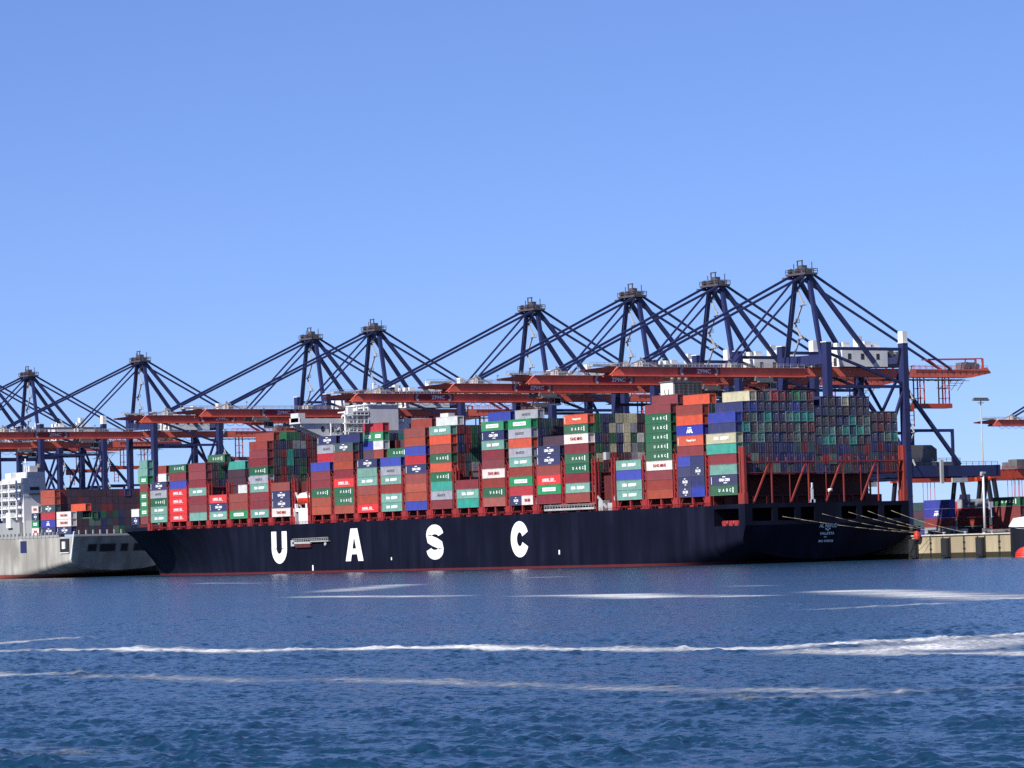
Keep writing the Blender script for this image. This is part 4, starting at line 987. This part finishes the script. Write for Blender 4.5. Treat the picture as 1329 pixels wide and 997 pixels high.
o.location = (p.x + 81, p.y, max(GZ - 8, p.z - 49.9)); tag(o, 'distant crane with only its red boom tip reaching in at the right edge', 'crane', 'ship-to-shore cranes along the quay')

# ------------------------------------------------------------------ grey ship berthed ahead
GS_ = empty('cargo_ship', (35, 500, 0)); tag(GS_, 'pale grey container ship berthed ahead, its stern facing the navy bow', 'ship')
def gpart(mb, name, mats, parent=None, off=(35, 500, 0)):
    for i, v in enumerate(mb.v): mb.v[i] = (v[0] - off[0], v[1] - off[1], v[2] - off[2])
    return mb.build(name, mats, parent or GS_)
def ghalf(Y, z):
    d = Y - 433; HB = 21.0
    if d > 75: return HB
    zt = 7.2 * (1 - d / 75.0); zb = 2.4 - 0.12 * d
    if z >= zt: return HB
    u = min(1, max(0, (zt - z) / max(0.01, zt - zb))); return HB * max(0, 1 - u ** 2.2) ** 0.5
mb = MB(); Ysg = [433, 438, 444, 450, 458, 466, 476, 488, 500, 508.1, 540, 590]; rows = []
for Y in Ysg:
    zb = max(-3, 2.4 - 0.12 * (Y - 433)); rows.append([(ghalf(Y, z), z, Y + max(0, 1 - (Y - 433) / 24.0) * (15.6 - z) * 0.34) for z in [zb + (15.6 - zb) * i / 24 for i in range(25)]])
for side in (-1, 1):
    base = len(mb.v)
    for Y, r in zip(Ysg, rows):
        for b, z, yy in r: mb.v.append((35 + side * b, yy, z))
    for i in range(len(Ysg) - 1):
        for j in range(24):
            a = base + i * 25 + j; q = (a, a + 1, a + 26, a + 25); mb.f.append(q if side < 0 else q[::-1]); mb.mi.append(0); mb.smooth.append(True)
mb.quad([(35 - b, yy, z) for b, z, yy in rows[0]] + [(35 + b, yy, z) for b, z, yy in reversed(rows[0])]); mb.quad([(14, 433, 15.6), (56, 433, 15.6), (56, 590, 15.6), (14, 590, 15.6)], 0)
gpart(mb, 'hull', ['grey_hull'])
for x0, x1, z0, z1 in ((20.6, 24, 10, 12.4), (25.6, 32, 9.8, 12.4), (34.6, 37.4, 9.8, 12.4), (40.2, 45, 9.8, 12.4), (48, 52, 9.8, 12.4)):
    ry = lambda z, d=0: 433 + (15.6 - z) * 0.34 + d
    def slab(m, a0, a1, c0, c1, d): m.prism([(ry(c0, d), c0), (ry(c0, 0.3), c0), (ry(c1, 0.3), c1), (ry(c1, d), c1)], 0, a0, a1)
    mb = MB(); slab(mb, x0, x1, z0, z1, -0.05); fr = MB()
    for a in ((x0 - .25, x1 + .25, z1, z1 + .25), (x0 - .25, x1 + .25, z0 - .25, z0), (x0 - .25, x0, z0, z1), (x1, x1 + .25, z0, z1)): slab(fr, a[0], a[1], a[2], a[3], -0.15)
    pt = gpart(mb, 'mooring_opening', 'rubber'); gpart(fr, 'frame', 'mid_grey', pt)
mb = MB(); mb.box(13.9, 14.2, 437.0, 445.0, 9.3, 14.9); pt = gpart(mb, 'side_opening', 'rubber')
mb = MB(); mb.box(13.5, 13.95, 440.2, 442.6, 11.0, 13.8); mb.box(13.6, 13.9, 437.3, 444.6, 9.35, 9.7); gpart(mb, 'boat_platform', 'white', pt)
mb = MB(); mb.box(13.9, 14.1, 474, 479.5, 10.0, 14.6); gpart(mb, 'pilot_door', 'crane_blue')
mb = MB(); mb.beam((14.1, 433.0, 17.4), (14.1, 435.9, 7.2), 0.6, 0.6); gpart(mb, 'corner_post', 'white')
mb = MB(); mb.box(13.9, 14.1, 446, 590, 15.6, 16.5); mb.box(14.2, 56, 432.8, 433.0, 15.6, 16.4)
for y in np.arange(447, 500, 3.4): mb.box(13.7, 14.3, y, y + 0.5, 15.6, 17.6)
for x in np.arange(16, 55, 3.0): mb.box(x, x + 0.4, 432.9, 433.5, 16.4, 18.0)
gpart(mb, 'bulwark', 'hull_grey')
# superstructure
DH2 = empty('deckhouse', (22 - 35, 490 - 500, 15.6)); DH2.parent = GS_
g2 = lambda mb, name, mats: gpart(mb, name, mats, DH2, (22, 490, 15.6))
mb = MB(); mb.box(16.2, 25.8, 480.4, 500, 15.6, 39.4); mb.box(18.5, 25.8, 481, 498, 39.4, 41.8); mb.box(20, 23.5, 482.5, 487, 41.8, 44.2); g2(mb, 'wall', 'superstructure')
mb = MB()
for i, z in enumerate(np.arange(24.0, 38, 3.3)):
    mb.box(13.6, 16.2, 481.5, 503, z, z + 0.3); mb.railing((13.7, 481.6, z + .3), (13.7, 503, z + .3), 1.1, 9, 0.14)
for y in (481.7, 488.5, 495): mb.box(13.7, 14.2, y, y + 0.6, 23, 38.4)
mb.box(13.5, 16.1, 487, 491, 20, 26); g2(mb, 'balcony', 'white')
for z in np.arange(25.4, 38, 3.3):
    mb = MB()
    for y in np.arange(483, 500, 2.6): mb.box(16.12, 16.2, y, y + 1.2, z, z + 1.1)
    g2(mb, 'window', 'glass')
mb = MB(); mb.box(19, 23, 480.2, 480.4, 34.6, 35.8); mb.box(18.2, 25, 479.4, 480.4, 32.9, 33.2); g2(mb, 'vent', 'dark_grey')
mb = MB(); mb.tube((19, 484, 41.8), (19, 484, 47), 0.25, 8); mb.box(17.4, 20.6, 483.8, 484.2, 45, 45.3); g2(mb, 'mast', 'white')
mb = MB(); mb.box(16.5, 18.4, 492, 497, 39.4, 41.6); g2(mb, 'deck_locker', 'white')
mb = MB(); mb.tube((24.8, 484, 41.8), (24.8, 484, 45.0), 0.8, 10); g2(mb, 'exhaust_pipe', 'mid_grey')
mb = MB(); mb.box(17, 26, 470, 480.3, 15.6, 22.6); mb.box(14.5, 27, 481, 500, 15.6, 22.0); g2(mb, 'lower_house', 'hull_grey')
# its deck boxes
G2 = 'containers on the grey ship stern'
def gstack(x, y, z0, codes, w, L=40):
    for t, c in enumerate(codes):
        container(c, x, y, z0 + t * TP, desc(c, L == 20) + ', %s level of the %s' % (ORD[t + 1], w), G2, L, lettering=True)
gstack(15.4, 455.3, 16.7, ['cm', 'ap', 'rd', 'dt', 'ob', 'ob'], 'orange topped stack on grey ship')
gstack(15.4, 466.5, 16.7, ['cr', 'ev', 'cm', 'cr'], 'stack beside grey ship superstructure', 20)
gstack(15.4, 441.8, 16.7, ['cm', 'cr', 'cr'], 'white stack at grey ship stern')
container('or', 21.5, 441.5, 16.7 + 3 * TP, 'bright orange container standing above the dark end rows on the grey ship', G2)
container('ua', 24.2, 441.5, 16.7 + 2 * TP, 'dark green container with spaced letters, right of the orange one on the grey ship', G2)
container('ap', 46.0, 456.0, 16.7 + 5 * TP, 'blue container with large logo, topmost between crane legs on the grey ship', G2)
def gfill():
    rng = np.random.default_rng(11); v = []; f = []; col = []
    cs = ['dk', 'dk', 'nv', 'dt', 'dk', 'dk', 'nv', 'dt', 'ua', 'gn']  # dark tones carry the shade on these stern-facing ends
    for y, H, r0 in ((441.8, 3, 1), (456.2, 6, 1)):
        for r in range(r0, 16):
            x = 15.4 + r * 2.55
            for t in range(H):
                c = cs[int(rng.integers(len(cs)))] if t < 3 else ['dk', 'dk', 'mr'][int(rng.integers(3))]
                if t >= 3 and y < 450: continue
                if r in (2, 3) and y < 450 and t == 2: continue
                z = 16.7 + t * TP; k = len(v); w = BW / 2; h = 6.1
                v += [(x - w, y - h, z), (x + w, y - h, z), (x + w, y + h, z), (x - w, y + h, z), (x - w, y - h, z + BH), (x + w, y - h, z + BH), (x + w, y + h, z + BH), (x - w, y + h, z + BH)]
                j = rng.uniform(.7, 1.05)
                for q in ((0, 3, 2, 1), (4, 5, 6, 7), (0, 1, 5, 4), (1, 2, 6, 5), (2, 3, 7, 6), (3, 0, 4, 7)):
                    f.append(tuple(k + i for i in q)); col.append([a * j for a in PAL[c][1][:3]] + [1])
    me = bpy.data.meshes.new('stacked_containers'); me.from_pydata(v, [], f); me.materials.append(M['box_stuff'])
    at = me.attributes.new('paint', 'FLOAT_COLOR', 'FACE'); at.data.foreach_set('color', np.array(col, dtype=np.float32).ravel()); me.update()
    tag(put('stacked_containers', me), 'dark container rows packed across the grey ship stern deck', 'container stack', None, 'stuff')
gfill()

# ------------------------------------------------------------------ mooring ropes
def rope(p, q, label, sag=0.6, r=0.06):
    p = Vector(p); q = Vector(q); mb = MB(); n = 8; pts = [p.lerp(q, i / n) - Vector((0, 0, sag * 4 * (i / n) * (1 - i / n))) for i in range(n + 1)]
    for a, b in zip(pts[:-1], pts[1:]): mb.tube(a, b, r, 6)
    tag(mb.build('mooring_rope', 'rope'), label, 'rope', 'stern mooring ropes')
for (x, z), yb, w in (((13, 12.8), -2.5, 'tan mooring rope starting farthest left on the dark ship stern'), ((27, 13.3), -2.5, 'tan mooring rope leaving the stern just above the ship name'), ((36.5, 13.6), -10.0, 'tan mooring rope leaving the stern right of the ship name'),
                      ((43.5, 13.8), -10.0, 'tan mooring rope second from the right stern corner'), ((52, 13.8), -19.0, 'tan mooring rope nearest the right stern corner')):
    rope((x, -0.05, z), (62.6, yb, GZ + 0.8), w)
rope((17, 0.0, 12.3), (58.4, -1.6, 7.4), 'low tan mooring rope crossing the ship name to the red float', 0.5)
mb = MB()
n = 10
for i in range(n):
    a0, a1 = math.pi * i / n - math.pi / 2, math.pi * (i + 1) / n - math.pi / 2
    mb.tube((0, 0, 1.3 * math.sin(a0)), (0, 0, 1.3 * math.sin(a1)), max(0.02, 1.0 * math.cos(a0)), 14, max(0.02, 1.0 * math.cos(a1)))
o = mb.build('fender_float', 'buoy_red', loc=(59.2, -2.4, 6.6)); tag(o, 'red round float hanging between the ship stern and quay wall', 'float')

# ------------------------------------------------------------------ terminal to the right
G3 = 'containers on the quay'
def qstack(x, y, codes, w, L=40):
    for t, c in enumerate(codes): container(c, x, y, GZ + 0.02 + t * TP, desc(c, L == 20) + ', %s level of the %s' % (ORD[t + 1], w), G3, L)
qstack(140, 80.5, ['gy', 'mr', 'ap', 'bl'], 'blue topped stack on the quay')
qstack(150, 76.0, ['dk', 'br', 'mr', 'gy'], 'grey topped stack on the quay')
qstack(152, 62.0, ['dk', 'nv', 'bl'], 'stack behind the white lamp post')
qstack(140, 47.9, ['mr', 'br', 'mr', 'ua'], 'green topped quay stack at right')
qstack(128, 98.0, ['mr', 'mr', 'nv'], 'stack close to the crane leg')
qstack(140, 34.0, ['br', 'mr', 'dk', 'nv'], 'stack at the right picture edge')
def yard():
    rng = np.random.default_rng(21); v = []; f = []; col = []
    cs = ['mr', 'nv', 'dk', 'gy', 'bl', 'br', 'gn', 'tl', 'wh', 'dt', 'rd']
    for ix, x in enumerate(np.arange(176, 420, 2.9)):
        if ix % 11 in (8, 9, 10): continue
        for y in np.arange(70, 420, 12.9):
            H = int(rng.integers(1, 5))
            if x > 190 and rng.random() < 0.2: continue
            for t in range(H):
                z = GZ + 0.02 + t * TP; k = len(v); w = BW / 2; h = 6.1; c = PAL[cs[int(rng.integers(len(cs)))]][1]; j = rng.uniform(.7, 1.05)
                v += [(x - w, y - h, z), (x + w, y - h, z), (x + w, y + h, z), (x - w, y + h, z), (x - w, y - h, z + BH), (x + w, y - h, z + BH), (x + w, y + h, z + BH), (x - w, y + h, z + BH)]
                for q in ((0, 3, 2, 1), (4, 5, 6, 7), (0, 1, 5, 4), (1, 2, 6, 5), (2, 3, 7, 6), (3, 0, 4, 7)):
                    f.append(tuple(k + i for i in q)); col.append([a * j for a in c[:3]] + [1])
    me = bpy.data.meshes.new('container_yard'); me.from_pydata(v, [], f); me.materials.append(M['box_stuff'])
    at = me.attributes.new('paint', 'FLOAT_COLOR', 'FACE'); at.data.foreach_set('color', np.array(col, dtype=np.float32).ravel()); me.update()
    tag(put('container_yard', me), 'far container yard stretching behind the quay cranes', 'container stack', None, 'stuff')
yard()
# white lamp post and tall light mast
mb = MB(); mb.tube((0, 0, 0), (0, 0, 0.8), 0.9, 10, 0.7); mb.tube((0, 0, 0.8), (0, 0, 18.2), 0.4, 10, 0.3); P_ = empty('lamp_post', (112, 28.2, GZ)); tag(P_, 'thick white post on the quay in front of the container stacks', 'post'); mb.build('post', 'white', P_)
mb = MB(); mb.box(-0.7, 0.7, -0.5, 0.5, 18.2, 18.8); mb.box(-0.9, -0.3, -0.35, 0.35, 17.6, 18.2); mb.build('lamp_head', 'light_grey', P_)
LMST = empty('light_mast', (220, 149, GZ)); tag(LMST, 'tall thin floodlight mast with a flat crossbar against the sky', 'light mast')
mb = MB(); mb.tube((0, 0, 0), (0, 0, 47), 0.42, 10, 0.2); mb.build('mast', 'light_grey', LMST)
mb = MB(); mb.box(-3.2, 3.2, -0.3, 0.3, 47, 47.5)
for x in np.arange(-3, 3.1, 1.2): mb.box(x - 0.4, x + 0.4, -0.6, 0.6, 46.4, 47)
mb.box(-0.8, 0.8, -0.8, 0.8, 45.6, 45.8); mb.build('lamp_bar', 'mid_grey', LMST)
# yard gantry cranes
def gantry():
    g = empty('yard_crane')
    mb = MB(); mb.box(-16, 22, -2.6, -1.4, 19.5, 22.5); mb.box(-16, 22, 1.4, 2.6, 19.5, 22.5); mb.railing((-16, -2.8, 22.5), (22, -2.8, 22.5), 1.1, 14, 0.14); mb.build('bridge_girder', 'orange', g)
    for x in (-14, 14):
        for y in (-1, 1):
            mb = MB(); mb.beam((x, y * 2.0, 19.5), (x, y * 5.5, 1.0), 1.1, 1.3); mb.box(x - 0.6, x + 0.6, y * 5.5 - 1.6, y * 5.5 + 1.6, 0, 1.1); mb.build('leg', 'dark_blue', g)
    mb = MB(); mb.box(-4, 3, -3.4, 3.4, 22.6, 23.2); mb.box(-3.2, 0.6, -2.2, 2.2, 23.2, 26.0); mb.box(1, 2.5, -1.6, 1.6, 23.2, 25); mb.build('trolley', 'mid_grey', g)
    mb = MB(); mb.box(-1.6, 1.6, -6, 6, 11.6, 12.4)
    for x in (-1, 1):
        for y in (-2, 2): mb.beam((x, y, 12.4), (x, y, 22.6), 0.14)
    mb.build('spreader', 'buoy_red', g)
    mb = MB(); mb.box(15.2, 18.4, -1.3, 1.3, 12, 15); mb.build('electric_house', 'superstructure', g)
    return g
g = gantry(); g.location = (262, 180, GZ); tag(g, 'orange yard gantry crane behind the white lamp post', 'gantry crane', 'yard cranes in the terminal')
for (x, y), w in (((236, 148), 'orange yard gantry crane behind the green topped stack at the right edge'), ((235, 195), 'small orange yard gantry crane seen beneath the blue crane beam'), ((300, 190), 'orange yard gantry crane farthest back in the terminal')):
    c = copy_tree(g); c.location = (x, y, GZ); tag(c, w)
# vehicles on the apron: low automated carriers
def agv(loc, label, col):
    a = empty('transport_vehicle', loc); tag(a, label, 'vehicle', 'transport vehicles on the quay')
    mb = MB(); mb.box(-1.4, 1.4, -7, 7, 0.7, 1.5); mb.box(-1.3, 1.3, -7.4, -6.2, 0.6, 1.9); mb.box(-1.3, 1.3, 6.2, 7.4, 0.6, 1.9); mb.build('chassis', col, a)
    for y in (-5.4, -3.4, 3.4, 5.4):
        for x in (-1.25, 1.25): mb = MB(); mb.tube((x - 0.25, y, 0.62), (x + 0.25, y, 0.62), 0.62, 12); mb.build('wheel', 'rubber', a)
agv((92, 22, GZ), 'pale low transport vehicle on the quay below the blue crane beam', 'light_grey'); agv((99, 6, GZ), 'grey low transport vehicle on the quay beside the white lamp post', 'mid_grey'); agv((88, 40, GZ), 'red low transport vehicle beside the crane leg on the quay', 'buoy_red')
# workboat at the quay corner and its orange buoy
TB = empty('workboat', (54.5, -61.5, 0)); tag(TB, 'white workboat with dark hull poking in at the right edge', 'boat')
mb = MB(); sec = [(-1, 0), (-0.55, 3.4), (0.0, 4.4), (0.55, 3.4)]
L_ = 30; prof = [(-15, 0.9), (-10, 1), (0, 1), (8, 0.85), (12, 0.55), (15, 0.04)]
base = 0
for y, w in prof:
    for sx, z in ((-4.2, 7.2), (-3.4, 0.3), (3.4, 0.3), (4.2, 7.2)): mb.v.append((sx * w, y, z + (0.10 * max(0, y - 4) if z > 1 else 0)))
for i in range(len(prof) - 1):
    for j in range(3):
        a = i * 4 + j; mb.f.append((a, a + 4, a + 5, a + 1)); mb.mi.append(0); mb.smooth.append(False)
    a = i * 4; mb.f.append((a, a + 3, a + 7, a + 4)); mb.mi.append(1); mb.smooth.append(False)
mb.f.append((0, 1, 2, 3)); mb.mi.append(0); mb.smooth.append(False)
mb.build('hull', ['dark_blue', 'white'], TB, fixn=True)
mb = MB(); mb.prism([(-4, 7.6), (12.5, 8.2), (10.5, 10.4), (6, 10.8), (4.5, 13.6), (-4, 13.6)], 0, -3.0, 3.0); mb.box(-2.4, 2.4, -2, 3.6, 13.6, 16.2); mb.tube((0, 0, 16.2), (0, 0, 20), 0.15, 6); mb.build('wheelhouse', 'white', TB)
mb = MB()
for y in (-1.4, 0.4, 2.2): mb.box(-2.46, -2.4, y, y + 1.2, 14.4, 15.6)
mb.build('window', 'glass', TB)
BY = empty('mooring_buoy', (46, -62.0, 0)); tag(BY, 'large orange red domed buoy floating at the right edge below the quay', 'buoy')
mb = MB(); n = 8
for i in range(n):
    a0, a1 = math.pi / 2 * i / n, math.pi / 2 * (i + 1) / n
    mb.tube((0, 0, 0.4 + 2.4 * math.sin(a0)), (0, 0, 0.4 + 2.4 * math.sin(a1)), 3.2 * math.cos(a0), 20, max(0.05, 3.2 * math.cos(a1)))
mb.tube((0, 0, -0.8), (0, 0, 0.4), 3.2, 20); mb.build('float', 'buoy_red', BY)
mb = MB(); mb.tube((0, 0, 2.8), (0, 0, 3.3), 0.35, 8); mb.beam((-0.5, 0, 3.4), (0.5, 0, 3.4), 0.2); mb.build('mooring_ring', 'dark_grey', BY)

for o in COL.objects:
    if 'label' in o and not (4 <= len(o['label'].split()) <= 16): print('LABEL', len(o['label'].split()), o['label'])
print('containers', NBOX[0])
